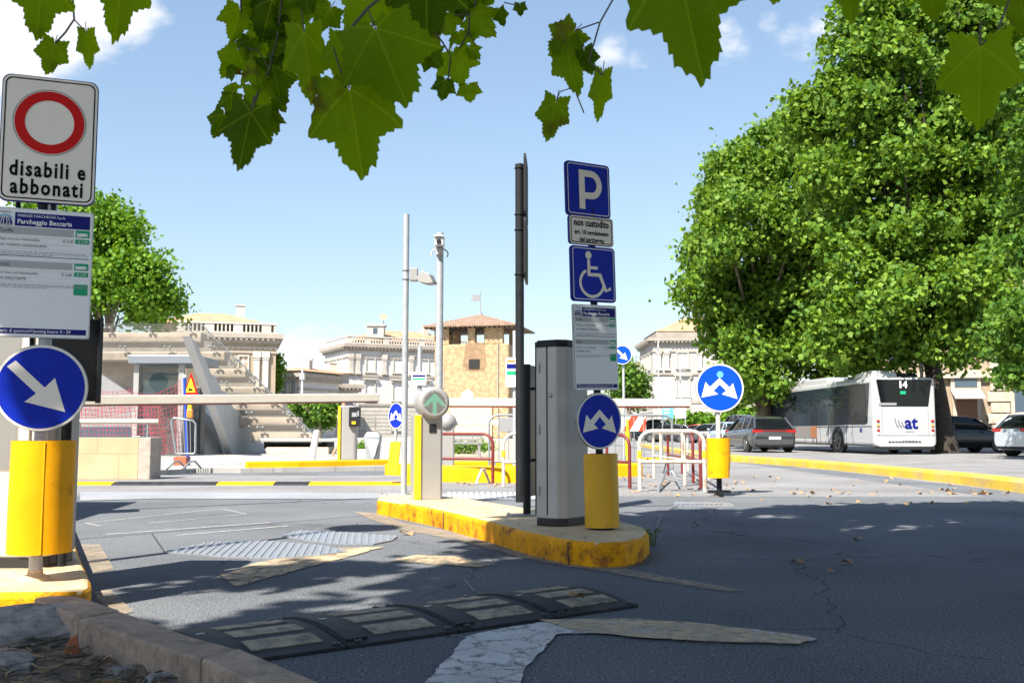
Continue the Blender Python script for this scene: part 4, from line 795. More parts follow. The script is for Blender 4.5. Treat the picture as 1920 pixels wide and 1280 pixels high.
q = MB(t); q.add([(-13 * s_, -.16, 40 * s_), (13 * s_, -.17, 38 * s_), (6 * s_, -.155, 10 * s_), (2 * s_, -.15, 3 * s_)], [(0, 3, 2, 1)], 0, frame(g + Vector((0, -.05, 0)))); q.build('flap', mat('pale flap', (.5, .55, .6), .5), t)
q = MB(t); q.loft([[(x * k_, y_ * k_, z) for x, y_ in rrect(-.5, -.4, .5, .4, .18)] for k_, z in ((30 * s_, 46 * s_), (22 * s_, 52 * s_))], 0, frame(g), False); q.build('lid', M['lgrey'], t, .01)
g = G(585, 862, .1); t = MB(); t.tube([G(584, 862, .1), V(594, 808, g.y)], [.10, .08], 12); t.ell(V(594, 808, g.y), (.085, .085, .03)); tag(t.build('bollard', M['white']), 'white bollard leaning to the right behind the far yellow kerb', 'bollard')
# tubular barricades
def barricade(label, A, B_, h, m, r=.022, mid=.45, bars=0, feet=(0, 1), m2=None, cat='barricade', tape=False, group='tubular barricades around the islands', footm=None, plate=False):
    A = Vector(A); B_ = Vector(B_); A.z = B_.z = 0.0; L_ = (B_ - A).length; an = math.atan2(B_.y - A.y, B_.x - A.x)
    t = thing('barricade', label, cat, (A.x, A.y, 0), an, group); c = min(.18, L_ * .25)
    def arc(cx, cz, a0, a1): return [(cx + c * math.cos(R(a0 + (a1 - a0) * k / 6)), 0, cz + c * math.sin(R(a0 + (a1 - a0) * k / 6))) for k in range(7)]
    q = MB(); q.tube([(0, 0, .02)] + arc(c, h - c, 180, 90) + arc(L_ - c, h - c, 90, 0) + [(L_, 0, .02)], r, 10); q.build('frame', m, t)
    q = MB(); q.tube([(0, 0, h * mid), (L_, 0, h * mid)], r * .85, 8); q.build('rail', m, t)
    for k in range(bars): q = MB(); x = L_ * (k + 1) / (bars + 1); q.tube([(x, 0, h * mid), (x, 0, h)], r * .5 if bars > 3 else r * .8, 6); q.build('bar', m2 or m, t)
    for x in feet:
        q = MB(); q.tube([(x * L_ + .0, -.30, .01), (x * L_, -.05, .24), (x * L_, .05, .24), (x * L_, .30, .01)], r * .8, 8); q.build('foot', footm or m, t)
    if tape:
        for x in (0, L_): q = MB(); q.tube([(x, 0, h * .56), (x, 0, h * .68)], r * 1.12, 10); q.build('tape', M['ypanel'], t)
    if plate: q = MB(); q.box((L_ * .14, -.03, h * .84), (L_ * .17, .015, h * .24)); q.build('plate', M['rim'], t, .01)
    return t
def Z(py, Y): return V(960, py, Y).z
g1, g2 = G(772, 905), G(924, 908); barricade('red tube barricade standing right of the barrier column', g1, g2, Z(813, g2.y), M['redp'], .026, .5, 0, (.88,), footm=M['wrust'])
g1, g2 = G(944, 914), Vector((.72, 15.2, 0)); barricade('white tube barricade with yellow tape, partly hidden by the dark poles', g1, g2, Z(812, g1.y), M['wrust'], .026, .47, 0, (1,), tape=True)
g1, g2 = Vector((V(917, 880, 19.8).x, 19.8, 0)), Vector((V(1261, 880, 20.2).x, 20.2, 0)); barricade('long galvanised crowd barricade with thin bars and a grey plate behind the others', g1, g2, Z(778, 20), M['steel'], .022, .22, 18, (.03, .97), plate=True)
g1, g2 = G(1200, 922), G(1322, 924); barricade('rusty cream barricade in front of the others, left of the dented yellow sleeve', g1, g2, Z(808, g1.y), M['wrust'], .028, .5, 2, (), tape=True)
g1, g2 = Vector((V(1098, 900, 15.4).x, 15.4, 0)), G(1181, 918); barricade('red barricade end showing between the two-arrow disc and the rusty barricade', g1, g2, Z(815, g2.y), M['redp'], .026, .5, 1, ())
for i, (xa, xb, ya, yb, mm, lb) in enumerate([(1226, 1284, 898, 912, 'wrust', 'first white barricade seen end on behind the rusty cream one'), (1253, 1300, 893, 908, 'redp', 'first red barricade seen end on behind the rusty cream one'), (1279, 1314, 890, 918, 'redp', 'second red barricade, closest to the dented yellow sleeve'), (1290, 1330, 884, 900, 'wrust', 'second white barricade, farthest right of the end-on ones')]):
    g1, g2 = G(xa, ya), G(xb, yb); barricade(lb, g1, g2, Z(812, g2.y), M[mm], .024, .5, 0, ())
g = G(1255, 918); q = MB(); q.tube([G(1234, 921, .02), G(1250, 900, .03) + Vector((0, 0, .16)), G(1260, 900, .03) + Vector((0, 0, .17)), G(1279, 917, .02)], .022, 8); tag(q.build('steel_hoop', M['steel']), 'bent steel hoop standing under the rusty cream barricade', 'steel hoop')
# second barrier set farther off
def farbar(label, pa, pb, Y, hh):
    A, B_ = V(*pa, Y), V(*pb, Y + .6); t = thing('barrier', label, 'barrier', (A.x, Y, .2))
    q = MB(t); q.box((A.x + .02, Y, (A.z + .1) / 2), (.26, .3, A.z - .12)); q.build('cabinet', M['lgrey'], t, .02); q = MB(t); q.ell(A, (.2, .24, .2), 16, 10); q.build('head', M['lgrey'], t)
    d = B_ - A; q = MB(t); q.box((d.length / 2, 0, 0), (d.length, .05, .11), Matrix.Translation(A) @ Matrix.Rotation(math.atan2(d.y, d.x), 4, 'Z')); q.build('arm', M['cream'], t, .01); return t
farbar('farther barrier with white arm seen between the round head and the dark poles', (838, 792), (1075, 797), 20.5, 1)
for px, pyt, pyb, bx0, bx1, by0, by1, Y, lb in [(786, 650, 830, 771, 799, 697, 722, 22, 'small tariff board on a grey pole behind the barrier head'), (966, 620, 890, 948, 973, 670, 725, 19, 'small tariff board on a grey pole just left of the dark poles')]:
    b_ = Vector((V(px, 800, Y).x, Y, .0)); t = thing('sign_post', lb, 'sign post', b_); q = MB(t); q.tube([b_, Vector((b_.x, Y, V(px, pyt, Y).z))], .05, 10); q.build('pole', M['gpole'], t)
    A, B_ = V(bx0, by1, Y - .1), V(bx1, by0, Y - .1); F_ = frame(A, 0); W_, H_ = B_.x - A.x, B_.z - A.z; q = MB(t); q.prism(rrect(0, 0, W_, H_, .02), 0, .02, 0, F_); bd = q.build('sign_plate', M['boardw'], t)
    q = MB(t); sheet(q, [(W_ * .08, H_ * .62), (W_ * .95, H_ * .62), (W_ * .95, H_ * .78), (W_ * .08, H_ * .78)], -.003, F_, 0); sheet(q, [(W_ * .08, H_ * .40), (W_ * .95, H_ * .40), (W_ * .95, H_ * .54), (W_ * .08, H_ * .54)], -.003, F_, 1); sheet(q, [(W_ * .1, H_ * .84), (W_ * .7, H_ * .84), (W_ * .7, H_ * .92), (W_ * .1, H_ * .92)], -.003, F_, 2)
    q.build('print_blocks', [M['navy'], M['green'], M['orange']], bd)
# bench
g = G(872, 848, .1); t = thing('bench', 'long dark slatted bench in the sunny square beyond the red barricade', 'bench', (V(872, 830, 30).x, 30, .1))
xl, xr = V(836, 830, 30).x, V(905, 830, 30).x
q = MB(t); q.box(((xl + xr) / 2, 30, .52), (xr - xl, .5, .06)); q.build('seat', M['concd'], t); q = MB(t); [q.box(((xl + xr) / 2, 30.3, .62 + .1 * k), (xr - xl, .03, .06)) for k in range(2)]; q.build('backrest', M['concd'], t)
for x in (xl + .1, xr - .1): q = MB(t); q.box((x, 30, .30), (.07, .45, .40)); q.build('leg', M['concd'], t)
# ================================================================== STEPPED GLASS AND STONE PAVILION
def VX(px, py, X):
    d = ray(px, py); return Vector((0, 0, EYE)) + d * (X / d.x)
pv = thing('underpass_pavilion', 'stepped glass and stone underpass pavilion with a slanted concrete fin, beyond the stone wall', 'pavilion', (-9.5, 33.7, .1))
XB = -9.46
fin = [(358, 630), (372, 648), (380, 668), (386, 674), (396, 700), (407, 709), (416, 731), (425, 735), (438, 764), (450, 772), (458, 794), (468, 799), (476, 820), (485, 823), (499, 838), (497, 847), (436, 851)]
q = MB(pv); pts = [VX(x, y, XB) for x, y in fin]; pts[-1].z = pts[-2].z = .08; n = len(pts)
q.add(pts + [p - Vector((.27, 0, 0)) for p in pts], [list(range(n)), list(range(n, 2 * n))[::-1]] + [(i, n + i, n + (i + 1) % n, (i + 1) % n) for i in range(n)]); q.build('concrete_fin', M['conc'], pv, .02)
steps = [(-120, 377, 623, 641, 36.6), (-120, 421, 659, 675, 36.2), (386, 461, 691, 707, 35.8), (402, 497, 725, 738, 35.4), (428, 531, 755, 769, 35.0), (448, 560, 782, 797, 34.6), (468, 587, 810, 826, 34.2)]
for i, (x0, x1, y0, y1, Y) in enumerate(steps):
    A, B_ = V(x0, y1, Y), V(x1, y0, Y); q = MB(pv); q.box(((A.x + B_.x) / 2, Y + .35, (A.z + B_.z) / 2), (B_.x - A.x, .7, B_.z - A.z)); 
    sl = q.build('stone_slab', M['stone2'], pv, .02)
    k = max(1, int((B_.x - A.x) / 1.6)); q = MB(pv)
    for j in range(1, k): q.box((A.x + (B_.x - A.x) * j / k, Y - .004, (A.z + B_.z) / 2), (.02, .006, B_.z - A.z))
    q.build('joint', M['cornice'], sl)
    yq = steps[i - 1][3] - 1 if i else y0 - 3
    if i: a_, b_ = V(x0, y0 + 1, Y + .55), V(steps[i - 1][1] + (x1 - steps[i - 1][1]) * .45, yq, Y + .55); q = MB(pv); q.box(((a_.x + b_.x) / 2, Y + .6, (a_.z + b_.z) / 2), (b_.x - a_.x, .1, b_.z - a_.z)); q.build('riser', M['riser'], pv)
    # the glass leaf above the slab, running on past its end to the raking edge
    yt = steps[i - 1][3] - 3 if i else 606; xr0 = 375 + (y1 - 608) * 1.02 + 4; xr1 = 375 + (yt - 608) * 1.02 + 4
    g0, g1, g2, g3 = V(x0, y1 + 4, Y - .12), V(xr0, y1 + 4, Y - .12), V(xr1, yt, Y - .35), V(x0, yt, Y - .35)
    q = MB(pv); q.add([g0, g1, g2, g3, g0 + Vector((0, .03, 0)), g1 + Vector((0, .03, 0)), g2 + Vector((0, .03, 0)), g3 + Vector((0, .03, 0))], [(0, 1, 2, 3), (7, 6, 5, 4), (0, 4, 5, 1), (1, 5, 6, 2), (2, 6, 7, 3)]); gl = q.build('glass_leaf', M['glass'], pv)
    q = MB(pv); 
    for j in range(k + 1):
        xx = A.x + .4 + (B_.x - A.x - .8) * j / max(1, k); 
        for dx in (-.09, .09): q.ell((xx + dx, Y - .2, B_.z + .16), (.05, .05, .05), 8, 6); 
        q.tube([(xx - .09, Y - .17, B_.z + .16), (xx + .09, Y - .17, B_.z + .16), (xx, Y + .1, B_.z - .02)], .018, 5)
    q.build('glass_clamp', M['steel'], gl)
    q = MB(pv); q.tube([g1, g2], .025, 6); q.build('edge_rail', M['steel'], gl)
A, B_ = V(499, 848, 34.0), V(616, 838, 34.0); q = MB(pv); q.box(((A.x + B_.x) / 2, 34.6, (.1 + B_.z) / 2), (B_.x - A.x, 1.2, B_.z - .1)); q.build('base_slab', M['stone2'], pv, .02)
A, B_ = V(494, 840, 34.4), V(612, 826, 34.4); q = MB(pv); q.box(((A.x + B_.x) / 2, 35.2, (A.z + B_.z) / 2), (B_.x - A.x, 1.5, B_.z - A.z)); q.build('recess', M['darkin'], pv)
A, B_ = V(488, 828, 33.9), V(640, 822, 33.9); q = MB(pv); q.box(((A.x + B_.x) / 2, 34.4, (A.z + B_.z) / 2), (B_.x - A.x, 1.0, B_.z - A.z)); q.build('steel_beam', M['alu'], pv, .02)
q = MB(pv); A, B_ = V(-100, 800, 37), V(330, 676, 37); q.box(((A.x + B_.x) / 2, 37.2, (A.z + B_.z) / 2), (B_.x - A.x, .1, B_.z - A.z)); q.build('back_wall', M['stone2'], pv)
q = MB(pv); q.add([V(150, 676, 33.9), V(250, 742, 33.9), V(250, 800, 33.9), V(60, 800, 33.9), V(60, 676, 33.9)], [(0, 1, 2, 3, 4)][:1]); q.v += [p + Vector((0, .2, 0)) for p in q.v[:5]]; q.f += [[5, 6, 7, 8, 9][::-1], [0, 5, 6, 1]]; q.m += [0, 0]; q.s += [False, False]; q.build('ramp_wall', M['concd'], pv)
A, B_ = V(150, 850, 36.8), V(432, 676, 36.8); q = MB(pv); q.box(((A.x + B_.x) / 2, 36.9, 1.2), (B_.x - A.x, .2, 2.3)); q.build('glass_wall', M['wglass'], pv)
q = MB(pv); q.add([V(350, 738, 33.4), V(398, 785, 34.2), V(420, 850, 34.2), V(347, 850, 33.4)], [(0, 3, 2, 1)]); q.build('side_panel', M['alu'], pv)
# lift kiosk
kx0, kx1, Y = V(249, 760, 31.5).x, V(345, 760, 31.5).x, 31.5; zt, zc = V(300, 682, Y).z, V(300, 666, Y).z
kk = thing('lift_kiosk', 'grey framed glass lift kiosk with flat canopy in front of the pavilion', 'lift kiosk', ((kx0 + kx1) / 2, Y, .1))
q = MB(kk); q.box(((kx0 + kx1) / 2 + .15, Y + 1.0, (zt + zc) / 2), (kx1 - kx0 + .55, 2.4, zc - zt)); q.build('canopy', mat('blue grey metal', (.20, .22, .25), .4, .3), kk, .02)
for x in (kx0 + .07, kx1 - .12): q = MB(kk); q.box((x, Y + .1, (zt + .1) / 2), (.17, .17, zt - .1)); q.build('post', M['lgrey'], kk, .01)
q = MB(kk); q.box((kx1 - .0, Y + 1.9, (zt + .1) / 2), (.15, .15, zt - .1)); q.build('post', M['lgrey'], kk, .01)
q = MB(kk); q.box(((kx0 + kx1) / 2, Y + .2, (zt + .1) / 2), (kx1 - kx0 - .3, .04, zt - .14)); q.box((kx1 - .04, Y + 1.05, (zt + .1) / 2), (.04, 1.5, zt - .14)); q.build('glass_wall', M['glass2'], kk)
q = MB(kk); q.box(((kx0 + kx1) / 2 - .1, Y + .75, zt - .28), (kx1 - kx0 - .35, .3, .09)); q.box(((kx0 + kx1) / 2 - .2, Y + .6, 1.1), (.04, .04, 2.0)); q.box(((kx0 + kx1) / 2, Y + .6, .95), (kx1 - kx0 - .35, .05, .06)); q.box(((kx0 + kx1) / 2 + .3, Y + .8, .7), (.5, .3, 1.2)); q.build('inner_frame', M['rim'], kk)
q = MB(kk); q.lathe([(.30, 0), (.30, .03)], 28, Matrix.Translation(V(298, 716, Y + .55)) @ Matrix.Rotation(R(90), 4, 'X')); q.build('round_sign', mat('teal disc', (.01, .12, .14), .4), kk)
q = MB(kk); q.box(((kx0 + kx1) / 2, Y + 1.3, 1.2), (kx1 - kx0 - .4, .06, 2.2)); q.build('back_wall', mat('dark kiosk interior', (.035, .04, .045), .7), kk)
# netting
def net(label, quad, Yn, nx, ny, nm='safety_net'):
    t = MB(); a, b2_, c, d = [V(x, y, Yn) for x, y in quad]
    def P(u_, v_):
        p = (a * (1 - u_) + b2_ * u_) * (1 - v_) + (d * (1 - u_) + c * u_) * v_; p = p.copy(); p.z -= .22 * math.sin(math.pi * u_) * (1 - v_); p.y += .08 * math.sin(u_ * 17 + v_ * 3); return p
    for i in range(nx + 1): t.tube([P(i / nx, k / 6) for k in range(7)], .0075, 3, caps=False)
    for j in range(ny + 1): t.tube([P(k / 16, j / ny) for k in range(17)], .0075, 3, caps=False)
    tag(t.build(nm, M['net']), label, 'safety net')
net('red plastic safety net sagging above the left handrail', [(140, 712), (250, 728), (250, 770), (140, 790)], 29.5, 15, 7)
net('red plastic safety net across the front of the lift kiosk', [(250, 735), (340, 712), (340, 846), (295, 852)], 30.6, 14, 14)
net('red plastic safety net spread behind the stone wall below the handrail', [(130, 748), (300, 752), (300, 840), (130, 842)], 29.0, 22, 9)
# stone wall and handrail
A, B_ = G(100, 899), G(286, 897); zt = V(200, 820, A.y).z; xl = -9.8
t = thing('stone_wall', 'low wall of tan limestone blocks behind the left yellow sleeve', 'wall', ((xl + B_.x) / 2, A.y, 0))
q = MB(t); q.box(((xl + B_.x - .12) / 2, A.y + .25, zt / 2), (B_.x - .12 - xl, .5, zt)); q.build('blocks', M['lime'], t, .01)
q = MB(t); q.box((B_.x - .01, A.y + .27, zt / 2 - .002), (.22, .56, zt + .01)); q.build('shaded_end', M['limeend'], t, .02)  # end block greyer than the wall: its shade is put into the colour
q = MB(t); q.box((V(255, 820, A.y).x, A.y + .1, zt + .012), (.14, .2, .03)); q.build('bracket', M['steel'], t, .004)
Y = 19; A, B_ = V(100, 790, Y), V(297, 790, Y + .3); t = thing('handrail', 'cream horizontal handrail above the tan stone wall', 'handrail', (A.x, Y, 0))
q = MB(t); q.tube([A, B_], .045, 10); q.build('rail', M['cream'], t)
for f in (.25, .9): p = A.lerp(B_, f); q = MB(t); q.tube([p, Vector((p.x, p.y, .1))], .02, 8); q.build('post', M['steel'], t)
# leaning crowd barrier by the kiosk
g = G(340, 879, .1); t = thing('crowd_barrier', 'small galvanised crowd barrier standing by the blue pole near the lift kiosk', 'crowd barrier', g)
s_ = g.y / FOC; F_ = frame(g, R(15)); ps = [(-7, 2), (-21, 92), (-18, 96), (21, 92), (24, 86), (19, 30), (16, 28), (-10, 30)]; W3 = [(x * s_, 0, z * s_) for x, z in ps[:1]]
q = MB(t); lp_ = [(-10, 28), (-20, 88), (-17, 95), (18, 90), (23, 84), (24, 32), (21, 28), (-10, 28)]; q.tube([(x * s_, 0, z * s_) for x, z in lp_], .022, 8, 0, F_); q.build('frame', M['steel'], t)
for k in range(5): f = (k + 1) / 6; q = MB(t); q.tube([((-10 + 31 * f) * s_, 0, 28 * s_), ((-17 + 36 * f) * s_, 0, (94 - 4 * f) * s_)], .010, 6, 0, F_); q.build('bar', M['steel'], t)
for x in (-8, 20): q = MB(t); q.tube([((x - 16) * s_, -.25, .01), ((x - 4) * s_, -.05, 14 * s_), ((x + 4) * s_, .05, 14 * s_), ((x + 14) * s_, .25, .01)], .02, 8, 0, F_); q.build('foot', M['steel'], t)
g = G(352, 872, .1); t = thing('road_works_sign', 'triangular yellow warning sign with red edge and lamp on a blue pole', 'warning sign', g); s_ = g.y / FOC
q = MB(t); q.tube([g, V(346, 706, g.y)], .035, 10, 0); q.ell(V(346, 706, g.y), (.05, .05, .05), 8, 6, mi=1); q.build('pole', [M['blpole'], M['white']], t)
F_ = frame(V(357, 739, g.y - .1), R(-35)); a_ = .31; q = MB(t); q.prism([(-a_ * .8, 0), (a_ * .8, 0), (0, .48)], 0, .015, 0, F_); tr_ = q.build('sign_face', M['red'], t)
q = MB(t); sheet(q, [(-a_ * .58, .045), (a_ * .58, .045), (0, .38)], -.003, F_, 0); sheet(q, [(-.09, .08), (.09, .08), (.05, .15), (.02, .11), (-.03, .16)], -.006, F_, 1); q.build('symbol', [M['ypanel'], M['black']], tr_)
q = MB(t); q.box(V(356, 775, g.y - .08), (.13, .1, .2)); q.build('lamp_base', M['orange'], t, .02); q = MB(t); q.lathe([(.05, 0), (.05, .1), (.03, .14)], 12, Matrix.Translation(V(356, 767, g.y - .08))); q.build('warning_lamp', M['ypanel'], t)
q = MB(t); q.box(V(341, 866, g.y), (.3, .3, .25)); q.build('base_block', mat('red brown block', (.30, .10, .05), .8), t, .02)
# ================================================================== BUILDINGS
def winproto(w_, h_, style, wall):
    # returns list of (name, MB, mats, subname, subMB)
    f = MB(); e = .16
    for bx_ in (((-w_ / 2 - e / 2), 0, h_ / 2, e, h_), ((w_ / 2 + e / 2), 0, h_ / 2, e, h_)): f.box((bx_[0], -.05, bx_[2]), (bx_[3], .2, bx_[4]))
    f.box((0, -.05, h_ + e / 2), (w_ + 2 * e, .22, e)); f.box((0, -.12, -.09), (w_ + .6, .4, .18))
    if style == 'hood': f.box((0, -.16, h_ + .5), (w_ + 1.0, .55, .2)); f.box((0, -.06, h_ + .29), (w_ + .5, .2, .22)); [f.box((s * (w_ / 2 + .28), -.13, h_ + .25), (.2, .4, .5)) for s in (-1, 1)]
    if style == 'plain': pass
    p = MB(); p.box((0, .06, h_ / 2), (w_, .06, h_))
    s = MB(); 
    if style == 'shut':
        for sx in (-1, 1): s.box((sx * w_ * .27, -.02, h_ / 2), (w_ * .44, .05, h_ * .97))
    else: s.box((0, .02, h_ / 2), (.09, .05, h_)); s.box((0, .022, h_ * .62), (w_, .05, .08))
    return f, p, s
def palazzo(label, loc, yaw, W, H, depth, rows, cols, side_cols=(), pil=(), wall='stucco', base_h=0, balus=True, roof=None, gname=None, courses=(), cat='building', rmat='tile2', left=True):
    t = thing('building', label, cat, loc, yaw)
    q = MB(); q.box((W / 2, depth / 2, H / 2), (W, depth, H)); q.build('wall', M[wall], t)
    q = MB()
    for z, hh, pr in [(H - .25, .5, .75), (H - .75, .5, .35), (H - 2.0, .25, .15)] + list(courses): q.box((W / 2, depth / 2, z), (W + 2 * pr, depth + 2 * pr, hh))
    n = int(W / .55)
    for k in range(n): q.box(((k + .5) * W / n, -.45, H - .62), (.22, .5, .24))
    for k in range(int(depth / .55)): q.box((-.45, (k + .5) * .55, H - .62), (.5, .22, .24))
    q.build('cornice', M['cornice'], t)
    if base_h:
        q = MB(); k = int(base_h / .55)
        for i in range(k): q.box((W / 2, depth / 2, (i + .5) * base_h / k), (W + .3, depth + .3, base_h / k - .08))
        q.build('rusticated_base', M['trim'], t)
    for x in pil:
        q = MB(); zb, zt = pilz; q.box((x, -.14, (zb + zt) / 2), (.62, .3, zt - zb)); q.box((x, -.18, zt - .35), (.86, .4, .7)); q.box((x, -.2, zb + .2), (.8, .4, .4)); q.box((x, -.17, zt - .85), (.74, .36, .12)); q.build('pilaster', M['trim'], t)
    if balus:
        q = MB(); q.box((W / 2, .1, H + 1.15), (W + .3, .35, .2)); q.box((W / 2, .1, H + .1), (W + .3, .35, .2)); q.box((.1, depth / 2, H + 1.15), (.35, depth, .2)); q.box((.1, depth / 2, H + .1), (.35, depth, .2))
        k = int(W / .42)
        for i in range(k): q.box(((i + .5) * W / k, .1, H + .62), (.16 if (i % 7) else .7, .2, .9))
        q.build('balustrade', M['trim'], t)
    if roof:
        x0, y0, x1, y1, ze, zr = roof; mx_, my_ = (x0 + x1) / 2, (y0 + y1) / 2; ins = min(x1 - x0, y1 - y0) * .45
        q = MB(); e = .7
        q.add([(x0 - e, y0 - e, ze), (x1 + e, y0 - e, ze), (x1 + e, y1 + e, ze), (x0 - e, y1 + e, ze), (x0 + ins, my_, zr), (x1 - ins, my_, zr)], [(0, 1, 5, 4), (1, 2, 5), (2, 3, 4, 5), (3, 0, 4), (3, 2, 1, 0)]); rf = q.build('roof', M[rmat], t)
        q = MB(); q.box((mx_, my_, (H + ze) / 2), (x1 - x0, y1 - y0, ze - H)); q.build('attic', M[wall], t)
        q = MB(); cxp = x0 + (x1 - x0) * .75
        q.box((cxp, my_ - 1, zr + .1), (.9, .7, 1.5)); q.box((cxp, my_ - 1, zr + .9), (1.1, .9, .15)); q.build('chimney', M['trim'], rf)
    for (z, w_, h_, st) in rows:
        f, p, s = winproto(w_, h_, st, wall); proto = None
        spots = [(x, 0, 0) for x in cols] + [(0, y, -90) for y in side_cols]
        for (x, y, a) in spots:
            if proto is None:
                wo = f.build('window', M['trim'], t); po = p.build('pane', M['wglass'], wo); so_ = s.build('shutters' if st == 'shut' else 'window_bars', M['shut'] if st == 'shut' else M['white'], wo); proto = (wo, po, so_); W0 = wo
            else:
                W0 = proto[0].copy(); C.objects.link(W0); W0.parent = t
                for c_ in proto[1:]: d_ = c_.copy(); C.objects.link(d_); d_.parent = W0
            W0.location = (x, y, z); W0.rotation_euler = (0, 0, R(a))
    return t
# centre palace
sc = 150 / FOC; c0 = Vector((V(650, 800, 150).x, 150, 0)); pilz = (8.8, 12.3)
pilz = (9.6, 12.7)
pc = palazzo('white neoclassical corner palace with balustrade, left of the brick tower', c0, R(27), 22, 14.2, 12, [(10.0, 1.3, 2.1, 'plain'), (5.7, 1.4, 2.7, 'hood'), (1.2, 1.6, 2.0, 'plain')], [3.6, 8.0, 12.4, 16.8], [3, 6, 9], [.5, 1.6, 5.8, 10.2, 14.6, 19.0], 'stucco2', 4.6, True, (3, 3, 19, 11, 15.0, 17.2), courses=[(5.0, .35, .25), (9.4, .3, .2)])
q = MB(pc); 
# a little penthouse with a dish on the palace roof
hh = thing('roof_turret', 'small rooftop turret with a round dish on the white corner palace', 'roof turret', Vector((V(705, 640, 156).x, 156, 15.6)))
q = MB(); q.box((0, 0, .9), (2.6, 2, 1.8)); q.box((0, 0, 1.9), (3.0, 2.4, .25)); q.build('wall', M['trim'], hh); q = MB(); q.box((0, -1.01, 1.0), (.7, .05, .9)); q.build('window', M['wglass'], hh); q = MB(); q.lathe([(.1, 0), (.55, .12), (.6, .2)], 16, Matrix.Translation((1.2, -.4, 3.2)) @ Matrix.Rotation(R(70), 4, 'X')); q.tube([(1.2, -.3, 2.0), (1.2, -.3, 3.2)], .06, 6); q.build('dish', M['tan'], hh)
# right palace
pilz = (9.8, 13.0); c0 = Vector((V(1226, 800, 145).x, 145, 0))
palazzo('pale neoclassical corner palace partly covered by the big plane tree', c0, R(1), 18, 14.6, 13, [(10.2, 1.5, 2.2, 'plain'), (6.0, 1.7, 2.6, 'hood'), (1.3, 1.5, 2.0, 'plain')], [4.3, 9.6, 14.4], [3.5, 7, 10], [.8, 2.0, 6.8, 12.0, 16.6], 'stucco', 4.9, False, (1.2, 1.2, 17, 12, 15.6, 18.3), courses=[(5.2, .4, .25), (9.3, .3, .2), (15.1, .9, -.6)])
# left palace
sc = 110 / FOC; pilz = (4.5, 9.7); c0 = Vector((V(330, 800, 107).x - .1, 107, 0))
pl_ = palazzo('tan palace with columns, balustrade and orange tiled roof, behind the glass pavilion', c0, R(15.5), 10.35, 11.6, 14, [(7.6, .9, 1.5, 'plain'), (3.8, 1.0, 1.8, 'plain')], [2.6, 6.9], (), [8.3, 9.25], 'tan', 3, True, (-3, 1.4, 9.6, 12, 12.7, 14.5), courses=[(10.1, .3, .12)], rmat='tile2')
# small houses between them
h1 = palazzo('cream house with tall blue shuttered windows in the gap beside the left palace', Vector((V(503, 800, 128).x, 128, 0)), R(-24), 4.6, 8.3, 9, [(5.4, .7, 1.9, 'shut'), (1.5, .8, 2, 'shut')], [1.1, 2.6, 3.8], (), (), 'stucco2', 0, False, (0, 0, 4.6, 9, 8.6, 9.4), rmat='tile2')
h2 = palazzo('long cream house with roof terrace, left of the white corner palace', Vector((V(548, 800, 135).x, 135, 0)), R(22), 9, 7.4, 9, [(4.2, 1.1, 1.7, 'shut'), (.8, 1.1, 2, 'shut')], [1.5, 3.6, 5.7, 7.8], (), (), 'stucco2', 0, False, (1, 1.5, 8, 8.5, 9.0, 9.7), rmat='tile2')
# tower gate
T0 = Vector((V(813, 800, 119).x, 119, 0)); t = thing('tower_gate', 'square medieval brick and stone tower gate with open loggia and hipped roof', 'tower', T0, R(-13))
Wt, Dt = 9.2, 8.5; zt = 11.3
q = MB(); q.box((Wt / 2, Dt / 2, zt / 2), (Wt, Dt, zt)); q.build('wall', M['tower'], t, .25, 2)
q = MB(); q.prism([(3.6, zt - 2.6), (3.9, zt + .1), (6.2, zt + .1), (6.5, zt - 2.6), (6.0, zt - 3.2), (4.1, zt - 3.2)], -.04, .3); q.build('worn_recess', mat('dark old masonry', (.26, .17, .10), .9, var=.3, vscale=2), t)
q = MB(); q.box((5.0, -.06, zt - 2.4), (1.3, .2, 1.1)); q.build('window', M['darkin'], t)
q = MB(); q.prism([(.3, 6.0), (1.3, 6.0), (1.3, 8.1), (.8, 8.6), (.3, 8.1)], -.07, .2); q.build('niche', M['cornice'], t)
q = MB(); q.box((4.6, -.1, 2.2), (5.2, .3, 4.6)); q.build('fresco_panel', mat('pale plaster panel', (.56, .44, .31), .9, var=.1), t); q = MB(); q.prism(circ(4.2, 5.1, .75, 20), -.12, .1); q.build('round_relief', M['trim'], t)
q = MB(); q.box((7.9, -.12, 6), (.12, .12, 11)); q.build('drain_pipe', M['cornice'], t)
ze = 13.3
for (x, y, w_, d_) in ((.9, .5, 1.8, .9), (Wt - 1.9, .5, 2.2, .9), (4.6, .5, .9, .8), (.5, Dt - .6, .9, .9), (Wt - .5, Dt - .6, .9, .9), (4.6, Dt - .5, .8, .8), (Wt - .4, 4, .8, 1.0), (.4, 4.5, .8, 1.0)):
    q = MB(); q.box((x, y, (zt + ze) / 2), (w_, d_, ze - zt)); q.build('pillar', M['tower'], t)
for x0, x1 in ((1.8, 4.15), (5.05, 6.2)):          # arched heads of the loggia openings
    q = MB(); mx_ = (x0 + x1) / 2; hw = (x1 - x0) / 2; pts = [(x0, ze), (x1, ze), (x1, ze - .8)] + [(mx_ + hw * math.cos(R(a)), ze - .8 + .6 * math.sin(R(a))) for a in range(15, 180, 15)] + [(x0, ze - .8)]; q.prism(pts, .15, .8); q.build('arch', M['barkd'], t)
